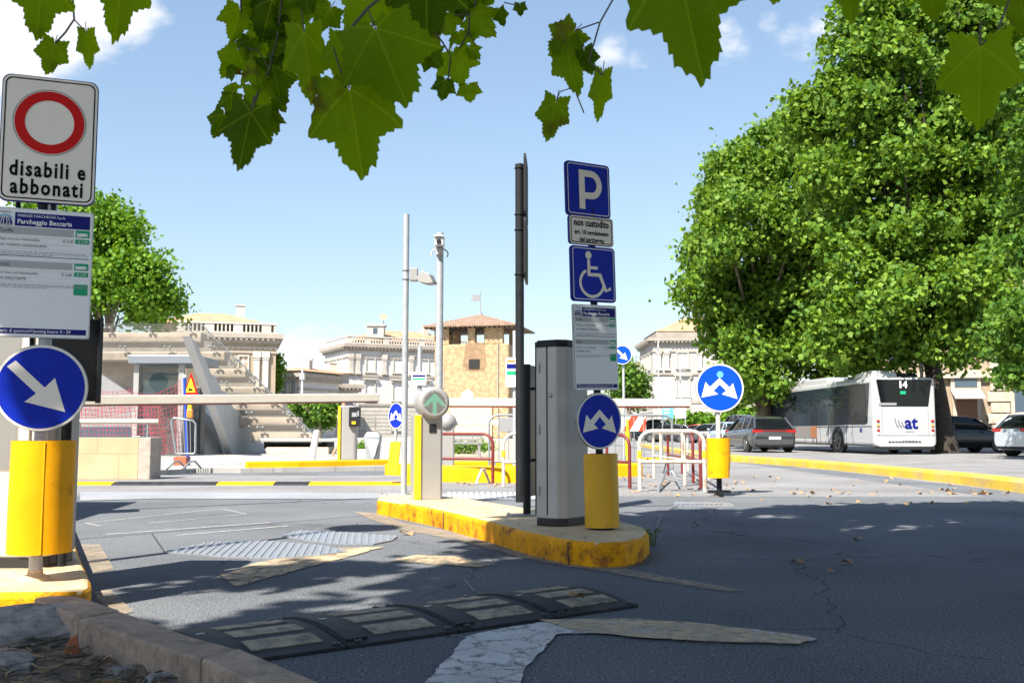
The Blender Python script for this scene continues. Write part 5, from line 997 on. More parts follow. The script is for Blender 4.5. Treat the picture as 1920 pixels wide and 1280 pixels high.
q = MB(); e = 1.15; a0, a1, b0, b1 = -e, Wt + e, -e, Dt + e; q.add([(a0, b0, ze), (a1, b0, ze), (a1, b1, ze), (a0, b1, ze), (a0, b0, ze + .18), (a1, b0, ze + .18), (a1, b1, ze + .18), (a0, b1, ze + .18), (Wt / 2, Dt / 2, 15.3)], [(3, 2, 1, 0), (0, 1, 5, 4), (1, 2, 6, 5), (2, 3, 7, 6), (3, 0, 4, 7), (4, 5, 8), (5, 6, 8), (6, 7, 8), (7, 4, 8)]); rf = q.build('roof', M['tile'], t)
q = MB(); [q.box((x, -e + .5, ze - .1), (.12, 1.0, .14)) for x in [a0 + .3 + k * .6 for k in range(int((a1 - a0) / .6))]]; q.build('rafters', M['barkd'], rf)
q = MB(); q.lathe([(.35, 0), (.2, .3), (.08, .6), (.05, .8)], 12, Matrix.Translation((Wt / 2, Dt / 2, 15.2))); q.tube([(Wt / 2, Dt / 2, 16), (Wt / 2, Dt / 2, 18.1)], .045, 6); q.prism([(-.1, 17.0), (-1.4, 17.0), (-.9, 17.35), (-1.3, 17.75), (-.1, 17.75)], -.03, .03, 0, Matrix.Translation((Wt / 2, Dt / 2, 0))); q.build('weather_vane', M['concd'], rf)
# building behind the bus
B0 = Vector((V(1655, 800, 58).x, 58, 0)); t = thing('building', 'tan stone street building with quoins and awning behind the bus and the tree trunk', 'building', B0, R(-12)); Wb = 16
q = MB(); q.box((Wb / 2, 4, 5.5), (Wb, 8, 11)); q.build('wall', M['tan'], t)
s_ = 58 / FOC
def bx(px): return V(px, 800, 58).x - B0.x
for x in (bx(1860), bx(1740)):
    for k in range(13): q = MB(); q.box((x, -.05, .35 + k * .62), (1.0 if k % 2 else 1.35, .3, .56)); q.build('quoin', M['stone2'], t, .03, 1)
q = MB(); q.box((Wb / 2, -.12, 4.1), (Wb, .5, .35)); q.box((Wb / 2, -.1, 7.4), (Wb, .4, .3)); q.box((Wb / 2, -.05, .5), (Wb, .25, 1.0)); q.build('string_course', M['stone2'], t)
xd = bx(1802); q = MB(); q.box((xd, -.08, 1.6), (1.5, .3, 3.2)); dr = q.build('door_frame', M['stone2'], t); q = MB(); q.box((xd, -.25, 1.4), (1.1, .08, 2.8)); q.build('door', M['wood'], dr)
q = MB(); q.prism([(0, 0), (0, .08), (1, -.35), (1, -.43)], -.8, .8, 0, Matrix.Translation((xd, -.2, 3.15)) @ Matrix.Rotation(R(-90), 4, 'Z')); q.build('awning', M['cream'], t)
for x, z, w_, h_ in ((bx(1802), 3.4, 1.2, .8), (bx(1690), 5.0, 1.3, 2.0), (bx(1800), 5.2, 1.2, 2.0), (bx(1905), 1.2, 1.3, 2.2), (bx(1905), 5.0, 1.3, 2.0), (bx(1700), 1.4, 1.5, 2.0)):
    q = MB(); q.box((x, -.07, z + h_ / 2), (w_ + .4, .24, h_ + .4)); wf = q.build('window', M['stone2'], t); q = MB(); q.box((x, -.2, z + h_ / 2), (w_, .06, h_)); q.build('pane', M['wglass'], wf)
q = MB(); q.tube([(bx(1725), -.3, 0), (bx(1725), -.3, 10)], .12, 10); q.build('drain_pipe', M['dpole'], t)
q = MB(); q.add([(-.8, -1, 11), (Wb + .8, -1, 11), (Wb + .8, 9, 11), (-.8, 9, 11), (3, 4, 13), (Wb - 3, 4, 13)], [(0, 1, 5, 4), (1, 2, 5), (2, 3, 4, 5), (3, 0, 4), (3, 2, 1, 0)]); q.build('roof', M['tile'], t)
# far terrace closing the view between palaces
b = palazzo('plain cream house far behind the P sign post', Vector((V(1186, 800, 175).x, 175, 0)), R(4), 6.5, 12.2, 8, [(7.5, 1.1, 2, 'shut'), (3.5, 1.1, 2, 'shut')], [1.5, 4.6], (), (), 'stucco', 0, False, (0, 0, 6.5, 8, 12.5, 13.8), rmat='tile')
# banners far off under the right palace
for px, lb, m_ in ((1252, 'pale blue information board on posts in front of the right palace', 'lblue'), (1276, 'white information board on posts in front of the right palace', 'white')):
    Y = 95; c_ = V(px, 770, Y); t = thing('information_board', lb, 'information board', (c_.x, Y, 0)); q = MB(t); q.box((c_.x, Y, c_.z), (1.05, .06, 1.4)); pb = q.build('board', M[m_], t)
    q = MB(t); [q.box((c_.x - .1, Y - .04, c_.z + .4 - .3 * k), (.7 - .1 * k, .02, .12)) for k in range(3)]; q.build('print_blocks', M['signw'] if m_ == 'lblue' else M['band'], pb)
    q = MB(t); [q.tube([(c_.x + dx, Y + .05, 0), (c_.x + dx, Y + .05, c_.z + .6)], .05, 6) for dx in (-.45, .45)]; q.build('post', M['gpole'], t)
# lamp posts far off
for px, py, Y, lb in ((565, 668, 60, 'thin white mast in front of the houses left of the white palace'), (1236, 635, 120, 'thin pale lamp post at the corner of the right palace'), (1277, 690, 100, 'thin pale post beside the white information board')):
    b_ = V(px, 800, Y); t = thing('lamp_post', lb, 'lamp post', (b_.x, Y, .1)); q = MB(t); q.tube([(b_.x, Y, .1), (b_.x, Y, V(px, py, Y).z)], [.09, .05], 8); q.build('pole', M['white'], t); z_ = V(px, py, Y).z; q = MB(t); q.box((b_.x + .2, Y, z_ - .2), (.8, .15, .1)); q.box((b_.x, Y, z_ - 1.2), (.3, .3, .4)); q.build('lamp_head', M['rim'], t)
# ================================================================== VEHICLES
def wheel(t, x, y, r, wd=.2, side=-1):
    F_ = Matrix.Translation((x, y, r)) @ Matrix.Rotation(R(90 * side), 4, 'Y')
    q = MB(); q.lathe([(r * .62, -wd / 2), (r * .92, -wd / 2), (r, -wd * .3), (r, wd * .3), (r * .92, wd / 2), (r * .62, wd / 2)], 28, F_); w_ = q.build('wheel', M['tyre'], t)
    q = MB(); q.lathe([(.04, wd * .5 - .01), (r * .6, wd / 2 - .03), (r * .66, wd / 2 + .004), (r * .60, wd / 2 + .006), (r * .55, wd / 2 - .01), (.05, wd / 2 - .005)], 20, F_)
    for k in range(5): q.box((0, r * .32, wd / 2 + .002), (.07, r * .52, .02), F_ @ Matrix.Rotation(2 * math.pi * k / 5, 4, 'Z'))
    q.build('rim', M['rimm'], w_)
def car(label, loc, rz, col, L=4.5, W=1.82, H=1.48, style='hatch', group=None, tailbar=False, plate='white'):
    t = thing('parked_car' if 'parked' in label else 'car', label, 'car', loc, rz, group); h = W / 2; belt = H * .65
    paint = mat('car paint', col, .25, .35, coat=.8)
    def ring(y, w_, zt_, zb): return [(-w_ * .86, y, zb), (w_ * .86, y, zb), (w_ * .97, y, zb + .1), (w_, y, zb + .3), (w_ * .985, y, zt_ - .2), (w_ * .93, y, zt_ - .05), (w_ * .84, y, zt_), (-w_ * .84, y, zt_), (-w_ * .93, y, zt_ - .05), (-w_ * .985, y, zt_ - .2), (-w_, y, zb + .3), (-w_ * .97, y, zb + .1)]
    S = [(-.5, .86, belt - .22, .36), (-.495, .92, belt - .08, .28), (-.47, .97, belt + .0, .22), (-.40, 1, belt + .03, .2), (-.2, 1, belt + .01, .2), (.1, 1, belt - .02, .2), (.24, .99, belt - .05, .2), (.36, .96, belt - .14, .2), (.45, .90, belt - .24, .24), (.495, .78, belt - .36, .3)]
    q = MB(); q.loft([ring(y * L, w_ * h, zt_, zb) for y, w_, zt_, zb in S]); body = q.build('body', paint, t)
    def gr(y, zt_, k=.0): return [(-h * .86, y, belt - .04), (h * .86, y, belt - .04), (h * (.86 - .22 * (zt_ - belt) / (H - belt)), y, zt_ - .02), (h * .6, y, zt_), (-h * .6, y, zt_), (-h * (.86 - .22 * (zt_ - belt) / (H - belt)), y, zt_ - .02)]
    yr = (-.488, -.385) if style == 'hatch' else (-.40, -.28)
    G_ = [(yr[0], belt + .02), (yr[1], H - .10), (yr[1] + .06, H - .03), (-.1, H - .005), (.02, H - .03), (.09, H - .09), (.27, belt - .02)]
    q = MB(); q.loft([gr(y * L, z) for y, z in G_]); q.build('windows', M['cglass'], t)
    q = MB(); rr = [(y * L, z) for y, z in G_[1:6]]
    q.loft([[(-h * .66, y, z - .05), (h * .66, y, z - .05), (h * .655, y, z + .0), (h * .5, y, z + .022), (-h * .5, y, z + .022), (-h * .655, y, z)] for y, z in rr]); q.build('roof', paint, t)
    for s in (-1, 1):
        q = MB(); P = lambda y, z: (s * h * (.865 - .215 * (z - belt) / (H - belt)), y * L, z)
        q.tube([P(yr[0], belt), P(yr[1], H - .08)], .045, 6); q.tube([P(-.14, belt), P(-.12, H - .02)], .028, 6); q.tube([P(.27, belt - .04), P(.09, H - .08)], .03, 6); q.tube([P(-.30, belt), P(-.31, H - .05)], .05, 6); q.build('pillar', paint, t)
        q = MB(); q.ell((s * (h + .09), .17 * L, belt + .06), (.1, .06, .07), 10, 6); q.build('mirror', paint, t)
        for y in (-.31, .31):
            q = MB(); q.lathe([(.38, -.02), (.38, .02)], 24, Matrix.Translation((s * (h - .015), y * L, .33)) @ Matrix.Rotation(R(90), 4, 'Y')); q.build('wheel_arch', M['dark'], t)
            wheel(t, s * (h - .085), y * L, .325, .21, s)
        q = MB(); q.box((s * h * .74, -L * .488, belt - .10), (h * .46, .09, .13)); q.build('tail_light', M['tail'], t, .02)
        q = MB(); q.box((s * h * .66, L * .475, belt - .34), (h * .4, .1, .12)); q.build('headlight', M['lamp'], t, .02)
    if tailbar: q = MB(); q.box((0, -L * .497, belt - .08), (W * .62, .03, .035)); q.build('light_bar', M['tail'], t)
    q = MB(); q.box((0, -L * .5 - .005, .60 if style == 'hatch' else .7), (.50, .02, .11)); q.build('number_plate', M['plate'], t)
    q = MB(); q.box((0, -L * .485, .33), (W * .88, .12, .16)); q.build('bumper', M['dgrey'], t, .03)
    return t
def cpos(px, Y): return (V(px, 800, Y).x, Y, .004)
car('dark grey car driving away beside the white bus', (10.55, 43.3, .004), R(5), (.075, .08, .09), 4.75, 1.88, 1.5, 'hatch', None, True)
car('black car parked in deep shade behind the tree trunk', (V(1800, 800, 41.5).x, 41.8, .004), R(-82), (.012, .012, .014), 4.3, 1.8, 1.5)
car('white parked car cut by the right edge of the picture', (V(1892, 800, 34.5).x + 2.1, 35.0, .004), R(-78), (.50, .56, .62), 4.2, 1.85, 1.55, 'hatch')
rowc = [(1226, 98, (.03, .035, .045), 'dark blue parked car nearest the galvanised barricade'), (1253, 84, (.05, .055, .06), 'dark grey parked car second from the left in the far row'), (1275, 92, (.16, .16, .17), 'grey parked car in the middle of the far row'), (1305, 84, (.36, .03, .02), 'red parked car in the far row'), (1287, 104, (.4, .4, .4), 'silver parked car at the very back of the far row'), (1327, 78, (.09, .10, .11), 'dark car parked right of the red one'), (1345, 88, (.5, .5, .5), 'pale parked car seen above the dented yellow sleeve'), (1362, 66, (.40, .50, .60), 'light blue parked car beside the dark grey driving car'), (1385, 74, (.10, .10, .11), 'tall dark van parked in front of the dark grey driving car')]
for i, (px, Y, c_, lb) in enumerate(rowc): car(lb, cpos(px, Y), R(rnd.uniform(-8, 14)) + (R(60) if i in (0, 1, 3, 5) else 0), c_, 4.2, 1.8, 1.5 if 'van' not in lb else 2.1, 'hatch' if i % 2 else 'sedan', 'cars parked along the far street')
# bus
bt = thing('bus', 'white city bus seen from behind, dark rear window showing route number 14', 'bus', (13.66, 37.7, 0.004), R(4.9)); BL, BW, BH = 12.0, 2.46, 2.93
q = MB(); pr = rrect(0, .30, BW, BH, .16, 4); q.loft([[(BW / 2 + (x - BW / 2) * k, y, .3 + (z - .3) * k2) for x, z in pr] for y, k, k2 in ((0, .94, .97), (.05, .985, .99), (.16, 1, 1), (BL - .2, 1, 1), (BL, .93, .96))], smooth=False); q.build('body', M['bwhite'], bt, .02)
q = MB(); q.prism([(.30, 1.80), (BW - .30, 1.80), (BW - .13, BH - .1), (.13, BH - .1)], -.012, .04); rw = q.build('rear_window', M['cglass'], bt, .02)
q = MB(); text(q, '14', BW / 2 - .06, 2.52, .36, -.02, Matrix.Identity(4), 0, .02, 'CENTER'); q.build('route_number', mat('route number lamp', (.8, .8, .8), .5, emit=(1, 1, 1, .8)), rw)
q = MB(); q.box((BW / 2 - .06, -.018, 2.33), (.22, .01, .12)); q.build('green_sticker', M['green'], rw); q = MB(); q.box((.55, -.018, 1.9), (.7, .01, .09)); q.build('sticker', M['rim'], rw)
q = MB(); text(q, 'at', 1.20, .98, .66, -.012, Matrix.Identity(4), 0, .03)
q.build('lettering', M['navy'], bt)
q = MB()
for k, x in enumerate((.82, .95, 1.08)): stroke(q, [(x, 1.36 - .06 * k), (x + .05, 1.12 - .02 * k), (x + .14, 1.0 - .0 * k)], .038, -.012, Matrix.Identity(4))
q.box((1.4, -.008, .86), (.36, .004, .02)); q.build('emblem', M['txt'], bt)
for sx in (.16, BW - .16):
    for z, m_ in ((1.26, 'tail'), (1.08, 'orange'), (.90, 'tail'), (.78, 'lamp')): q = MB(); q.lathe([(.06, 0), (.06, .03), (.04, .045)], 16, Matrix.Translation((sx, .01, z)) @ Matrix.Rotation(R(90), 4, 'X')); q.build('tail_light', M[m_], bt)
q = MB(); q.box((BW / 2 + .15, -.012, .60), (.56, .02, .13)); q.build('number_plate', M['plate'], bt); q = MB(); q.box((BW / 2, -.004, .72), (BW - .5, .012, .015)); q.build('hatch_seam', M['concd'], bt); q = MB(); q.box((BW / 2, .1, .24), (BW * .9, .3, .12)); q.build('underframe', M['dark'], bt)
# left side glazing and panels (local x = 0 side)
q = MB(); q.prism([(-.55, 1.18), (-3.9, 1.12), (-11.6, 1.12), (-11.6, 2.66), (-.28, 2.72)], -.008, .03, 0, Matrix.Rotation(R(-90), 4, 'Z')); sg = q.build('side_glazing', M['busglass'], bt)
q = MB()
for y in (2.1, 3.6, 5.2, 6.4, 7.8, 9.3, 10.5): q.box((-.012, y, 1.9), (.012, .07, 1.5))
q.box((-.014, 6.6, 2.25), (.008, 9.6, .03)); q.box((-.012, 1.35, 1.9), (.012, 1.4, 1.5)); q.build('window_bars', M['dark'], sg)
q = MB()
for y in (5.6, 6.0, 10.0): q.box((-.012, y, 1.3), (.012, .04, 1.9))
q.build('door_seam', M['dgrey'], bt)
for y in (1.9, 2.5, 4.3, 5.2, 6.9, 8.4, 10.8): q = MB(); q.box((-.004, y, .72), (.012, .012, .76)); q.build('panel_seam', M['dgrey'], bt)
q = MB(); q.box((-.006, 6, 1.06), (.014, 11.6, .02)); q.box((-.004, 6, .34), (.014, 11.6, .03)); q.build('rub_strip', M['dgrey'], bt)
for x in (.32, BW - .32): q = MB(); q.box((x, -.003, 1.25), (.01, .012, 1.0)); q.build('panel_seam', M['concd'], bt)
q = MB(); [q.box((.6 + .13 * k, -.004, .47), (.09, .012, .05)) for k in range(10)]; q.build('vent', M['dgrey'], bt)
q = MB(); q.box((-.012, 8.0, .85), (.01, 3.8, .5), None, 0); q.box((-.014, 5.9, .85), (.01, .7, .5), None, 1); q.build('advert_panel', [mat('dull advert print', (.20, .21, .22), .5, col2=(.35, .15, .06), mix=.4, mscale=1.2), mat('brown advert print', (.34, .14, .06), .5, var=.4, vscale=3)], bt)
q = MB(); Fs = Matrix.Translation((-.012, 1.25, .85)) @ Matrix.Rotation(R(-90), 4, 'Z'); text(q, 'at', 0, 0, .3, 0, Fs, 0, .03); q.build('lettering', M['navy'], bt)
for y in (3.37, 9.2):
    q = MB(); q.lathe([(.58, -.012), (.58, .012)], 28, Matrix.Translation((.0, y, .50)) @ Matrix.Rotation(R(90), 4, 'Y')); q.build('wheel_arch', M['dark'], bt); wheel(bt, .1, y, .49, .28, -1); wheel(bt, BW - .1, y, .49, .28, 1)
for (y0, y1, x0, x1, h_, m_) in ((.35, 2.1, .15, 1.15, .26, 'bwhite'), (5.0, 9.5, .3, 2.1, .26, 'bwhite'), (.4, 1.4, 1.25, 2.0, .18, 'dgrey')): q = MB(); q.loft([[(x0, y0, BH - .02), (x1, y0, BH - .02), (x1, y1, BH - .02), (x0, y1, BH - .02)], [(x0, y0 + .05, BH + h_ * .7), (x1, y0 + .05, BH + h_ * .7), (x1, y1 - .3, BH + h_ * .7), (x0, y1 - .3, BH + h_ * .7)], [(x0 + .1, y0 + .2, BH + h_), (x1 - .1, y0 + .2, BH + h_), (x1 - .1, y1 - .6, BH + h_), (x0 + .1, y1 - .6, BH + h_)]], smooth=False); q.build('roof_unit', M[m_], bt, .03)
q = MB(); q.tube([(0, 11.8, 2.6), (-.3, 12.0, 2.55), (-.35, 12.0, 2.2)], .025, 6); q.box((-.36, 12.0, 1.95), (.22, .12, .5)); q.build('mirror', M['dark'], bt)
# ================================================================== PERSON
pt_ = thing('person', 'person in dark short clothing walking behind the small ticket machine, one bare leg showing', 'person', (V(641, 850, 26.6).x, 26.6, .1))
def skin(name, verts, edges, rad, m, parent, root=0, sub=2):
    me = bpy.data.meshes.new(name); me.from_pydata(verts, edges, []); o = bpy.data.objects.new(name, me); C.objects.link(o); o.parent = parent; me.materials.append(m)
    md = o.modifiers.new('skin', 'SKIN'); sv = me.skin_vertices[0].data
    for i, r_ in enumerate(rad): sv[i].radius = (r_, r_) if not isinstance(r_, tuple) else r_
    sv[root].use_root = True; md.use_smooth_shade = True; o.modifiers.new('sub', 'SUBSURF').levels = sub; o.modifiers['sub'].render_levels = sub; return o
J = [(0, 0, .93), (.01, 0, 1.12), (.02, 0, 1.32), (.03, 0, 1.44), (.05, 0, 1.52), (.07, 0, 1.63), (.02, -.17, 1.38), (-.08, -.22, 1.12), (.03, -.2, .90), (.02, .17, 1.38), (.12, .21, 1.12), (.28, .18, .98), (.0, -.09, .90), (.10, -.09, .50), (.02, -.09, .09), (.18, -.09, .04), (0, .09, .90), (-.05, .09, .50), (-.27, .09, .13), (-.13, .09, .03), (.06, -.2, .82), (.36, .17, .98)]
E = [(0, 1), (1, 2), (2, 3), (3, 4), (4, 5), (2, 6), (6, 7), (7, 8), (2, 9), (9, 10), (10, 11), (0, 12), (12, 13), (13, 14), (14, 15), (0, 16), (16, 17), (17, 18), (18, 19), (8, 20), (11, 21)]
skin('body', J, E, [.13, .11, .13, .06, .055, .10, .05, .04, .03, .05, .04, .03, .085, .06, .04, .035, .085, .06, .04, .035, .03, .03], M['skin'], pt_)
q = MB(); q.loft([[(cx + a * math.cos(R(k)), c_ * math.sin(R(k)), z) for k in range(0, 360, 20)] for z, a, c_, cx in ((.60, .21, .25, 0), (.80, .18, .22, 0), (.98, .15, .19, 0), (1.12, .13, .165, .01), (1.30, .16, .21, .02), (1.42, .10, .18, .03), (1.46, .06, .09, .03))], 0, None, True); q.build('clothing', M['cloth'], pt_)
q = MB(); q.ell((.055, 0, 1.665), (.115, .105, .115), 14, 10); q.build('hair', M['hair'], pt_); q = MB(); q.ell((.21, -.09, .035), (.13, .05, .035)); q.ell((-.18, .09, .05), (.13, .05, .04)); q.build('shoes', M['cream'], pt_)
# ================================================================== TREES AND PLANTS
import random as _r
LF8 = [(0, 0), (.34, .12), (.50, .40), (.30, .52), (.30, .80), (0, 1.0), (-.30, .80), (-.30, .52), (-.50, .40), (-.34, .12)]
LF5 = [(0, 0), (.42, .35), (.22, .8), (0, 1.0), (-.24, .8), (-.42, .35)]
def leafcloud(name, lobes, ncl, per, size, m, parent, o=None, shape=LF8, cl=.45, up=.15, seed=1, inner=.25):
    r = _r.Random(seed); vs = []; fs = []; org = parent.location if parent else Vector((0, 0, 0)); vol = [l[1] ** 2 if not isinstance(l[1], tuple) else l[1][0] * l[1][2] for l in lobes]; tot = sum(vol)
    n_ = len(shape)
    for (c, rad), vv in zip(lobes, vol):
        rx, ry, rz_ = rad if isinstance(rad, tuple) else (rad, rad, rad)
        for _ in range(max(3, int(ncl * vv / tot))):
            d = Vector((r.gauss(0, 1), r.gauss(0, 1), r.gauss(0, 1))).normalized()
            k = r.uniform(.35, .8) if r.random() < inner else r.uniform(.78, 1.06)
            cc = Vector((c.x + d.x * rx * k, c.y + d.y * ry * k, c.z + d.z * rz_ * k)); sp = cl * r.uniform(.6, 1.3)
            for _ in range(per):
                p = cc + Vector((r.gauss(0, sp), r.gauss(0, sp), r.gauss(0, sp * .7)))
                nrm = (d * .75 + Vector((r.gauss(0, .75), r.gauss(0, .75), r.gauss(0, .75) + up))).normalized()
                a = nrm.orthogonal().normalized(); a.rotate(Matrix.Rotation(r.uniform(0, 6.28), 3, nrm)); b_ = nrm.cross(a); s = size * r.uniform(.6, 1.25); i0 = len(vs)
                cup = r.uniform(-.1, .3)
                for x, y in shape: vs.append(p + a * (x * s) + b_ * ((y - .5) * s) - nrm * (cup * abs(x) * s) - org)
                fs.append(tuple(range(i0, i0 + n_)))
    me = bpy.data.meshes.new(name); me.from_pydata([tuple(v) for v in vs], [], fs); me.materials.append(m); o = bpy.data.objects.new(name, me); C.objects.link(o)
    if parent: o.parent = parent
    return o
def tree(name, label, base, trunk, lobes, ncl, per, size, m, cat='tree', group=None, bark='bark', cl=.45, seed=1, shape=LF8, limbs=True, tr=(.4, .2), inner=.25):
    t = thing(name, label, cat, base, 0, group)
    q = MB(t); n = len(trunk); rad = [tr[0] + (tr[1] - tr[0]) * i / (n - 1) for i in range(n)]; rad[0] *= 1.3; q.tube(trunk, rad, 14)
    q.build('trunk', M[bark], t)
    if limbs:
        q = MB(t); top_ = Vector(trunk[-1])
        for c, rd in [l for l in lobes if l[1][0] > .8 or len(lobes) < 20]:
            st = Vector(trunk[-1]).lerp(Vector(trunk[-2]), rnd.random()); mid = st.lerp(c, .5) + Vector((rnd.uniform(-.5, .5), rnd.uniform(-.5, .5), .5)); q.tube([st, mid, c], [tr[1] * .55, tr[1] * .32, tr[1] * .1], 7)
        q.build('limbs', M[bark], t)
    leafcloud('crown', lobes, ncl, per, size, m, t, cl=cl, seed=seed, shape=shape, inner=inner); return t
def LB(lst, Y, jit=1.5, squash=1.0, tuft=0):
    r = _r.Random(5); o = []
    if tuft:
        for px, py, rp in lst:
            y = Y + r.uniform(-jit, jit); rr = rp * y / FOC; c = V(px, py, y); o.append((c, (rr * .72,) * 3))
            for _ in range(tuft):
                d = Vector((r.gauss(0, 1), r.gauss(0, 1) - .25, r.gauss(0, 1))).normalized(); k = rr * r.uniform(.26, .46); o.append((c + d * (rr - k * .35) * r.uniform(.85, 1.12), (k, k, k * .8)))
        return o
    for px, py, rp in lst:
        y = Y + r.uniform(-jit, jit); rr = rp * y / FOC; o.append((V(px, py, y), (rr, rr * 1.0, rr * squash)))
    return o
A_ = LB([(1318, 470, 52), (1330, 570, 62), (1308, 545, 40), (1375, 330, 58), (1345, 395, 55), (1420, 300, 62), (1400, 430, 85), (1420, 580, 95), (1350, 640, 42), (1480, 255, 62), (1500, 380, 100), (1510, 560, 105), (1420, 700, 52), (1395, 650, 50), (1420, 715, 30), (1470, 480, 90), (1545, 290, 70), (1530, 660, 60), (1560, 450, 80), (1390, 738, 34), (1465, 655, 34), (1600, 670, 50)], 47, 2.0, tuft=9)
tb_ = V(1440, 800, 49); tree('plane_tree', 'plane tree at the left end of the street row, crown over the bus front', (tb_.x, 49, 0), [(tb_.x, 49, 0), (tb_.x - .3, 49, 3), (tb_.x, 48.5, 6)], A_, 4600, 14, .225, M['leafA'], group='plane trees along the street', seed=11, tr=(.4, .26), cl=.30)
B_l = LB([(1560, 190, 60), (1590, 110, 62), (1640, 40, 70), (1680, 120, 105), (1620, 240, 90), (1720, 260, 120), (1640, 380, 110), (1800, 60, 130), (1830, 230, 120), (1740, 420, 115), (1650, 540, 105), (1570, 620, 55), (1860, 390, 85), (1800, 540, 90), (1690, 630, 58), (1740, 0, 90), (1560, 330, 60), (1770, 640, 52), (1620, 650, 50), (1600, 470, 80), (1900, 160, 110), (1890, 300, 90), (1900, 20, 110), (1900, 460, 80), (1870, 620, 50), (1525, 225, 60), (1500, 200, 34), (1735, 620, 40), (1830, 610, 50)], 39.5, 1.8, tuft=10)
tree('plane_tree', 'tallest plane tree in the street row, dark trunk just right of the bus', (V(1772, 800, 40).x, 40.0, 0), [V(1772, 852, 40.0), V(1768, 800, 40), V(1756, 730, 40), V(1745, 670, 40), V(1735, 560, 40)], B_l, 6200, 15, .215, M['leafA'], group='plane trees along the street', bark='barkd', seed=12, tr=(.44, .26), cl=.28)
C_l = LB([(1975, 330, 100), (1960, 480, 80), (1925, 590, 55), (1905, 660, 36), (1990, 90, 130), (1960, 210, 70), (2010, 620, 100), (1895, 700, 22), (1885, 610, 34), (2120, 300, 180), (1940, 690, 45)], 30, 1.0, tuft=8)
tree('plane_tree', 'plane tree at the right edge of the picture with low hanging branches', (V(2080, 800, 30).x, 30.5, 0), [(V(2080, 800, 30).x, 30.5, 0), (V(2075, 800, 30).x, 30.5, 3.5), (V(2060, 800, 30).x, 30.3, 6)], C_l, 2200, 15, .17, M['leafB'], group='plane trees along the street', bark='barkd', seed=13, tr=(.42, .25), cl=.24)
D_l = LB([(195, 455, 55), (215, 432, 38), (238, 522, 56), (180, 540, 75), (130, 480, 70), (300, 550, 34), (290, 508, 28), (325, 575, 18), (270, 582, 36), (90, 560, 70), (215, 400, 24), (160, 410, 40), (60, 470, 80)], 58, 2.0, tuft=8)
tree('broad_tree', 'round leafy green tree behind the pavilion, left of the tan palace', (V(190, 800, 58).x, 58, 0), [(V(190, 800, 58).x, 58, 0), (V(195, 800, 58).x, 58, 3), (V(200, 800, 58).x, 58, 7)], D_l, 3400, 11, .27, M['leafC'], cl=.5, seed=14, shape=LF5)
E_l = LB([(515, 690, 15), (512, 712, 17), (517, 672, 9), (508, 730, 15)], 122, .5)
tree('cypress', 'small pointed green tree between the tan palace and the cream houses', (V(512, 800, 122).x, 122, 0), [(V(512, 800, 122).x, 122, 0), (V(512, 800, 122).x, 122, 3), (V(512, 800, 122).x, 122, 6)], E_l, 260, 8, .4, M['leafC'], cl=.3, seed=15, shape=LF5, limbs=False, tr=(.2, .1))
F_l = LB([(565, 768, 20), (592, 774, 24), (620, 768, 20), (603, 790, 17), (578, 790, 13), (630, 785, 12), (550, 762, 10)], 48, .6, .75)
tree('small_tree', 'small round street tree seen below the long barrier arm', (V(600, 800, 48).x, 48, .1), [(V(600, 800, 48).x, 48, .1), (V(600, 800, 48).x, 48, 1.0), (V(600, 800, 48).x, 48, 1.6)], F_l, 520, 9, .17, M['leafB'], cl=.16, seed=16, shape=LF5, tr=(.09, .06))
H_l = LB([(1180, 715, 28), (1192, 740, 24), (1165, 735, 22), (1172, 690, 16), (1200, 718, 14)], 95, 1)
tree('broad_tree', 'mid green tree showing behind the P sign post and the right palace', (V(1180, 800, 95).x, 95, 0), [(V(1180, 800, 95).x, 95, 0), (V(1180, 800, 95).x, 95, 2), (V(1180, 800, 95).x, 95, 4)], H_l, 500, 9, .34, M['leafB'], cl=.35, seed=17, shape=LF5, tr=(.2, .15))
def bush(label, lst, Y, sz, ncl, seed, m='leafC', jit=.5):
    l_ = LB(lst, Y, jit, .9); t = thing('bush', label, 'bush', (l_[0][0].x, Y, .0)); q = MB(t)
    for c, rd in l_: q.tube([(l_[0][0].x, Y, 0), c], [.05, .02], 5)
    q.build('stems', M['bark'], t); leafcloud('foliage', l_, ncl, 8, sz, M[m], t, shape=LF5, cl=.18, seed=seed)
bush('bright green clipped bush under the right palace, left half of the hedge', [(1265, 793, 14), (1290, 787, 16), (1312, 786, 14), (1305, 797, 14)], 100, .34, 260, 21)
bush('bright green bush between the sunlit disc and the driving car', [(1345, 790, 15), (1372, 784, 18), (1395, 776, 18), (1335, 800, 12), (1415, 790, 14)], 82, .3, 300, 22)
bush('small flower bush behind the litter bin', [(677, 838, 9), (684, 845, 8), (675, 848, 8)], 45, .10, 120, 23, 'leafC', .2)
bush('low dark bush in the gravel bed left of the bench', [(860, 838, 8), (880, 838, 8), (850, 841, 7), (897, 840, 6)], 34, .08, 140, 24, 'leafB', .2)
bush('low green bush at the far end of the gravel bed', [(905, 838, 7), (912, 840, 6)], 40, .08, 60, 25, 'leafC', .2)
q = MB()                                                                # weed at the corner of the island
g = G(1222, 1022)
for k in range(12):
    a = rnd.uniform(0, 6.28); l = rnd.uniform(.04, .15); q.tube([g + Vector((rnd.uniform(-.03, .03), rnd.uniform(-.03, .03), 0)), g + Vector((math.cos(a) * l * .3, math.sin(a) * l * .3, l * .6)), g + Vector((math.cos(a) * l * .55, math.sin(a) * l * .55, l))], .0025, 4)
    q.ell(g + Vector((math.cos(a) * l * .5, math.sin(a) * l * .5, l * .9)), (.012, .012, .006), 6, 4)
tag(q.build('weed', M['leafC']), 'thin green weed growing at the right corner of the yellow island', 'weed')
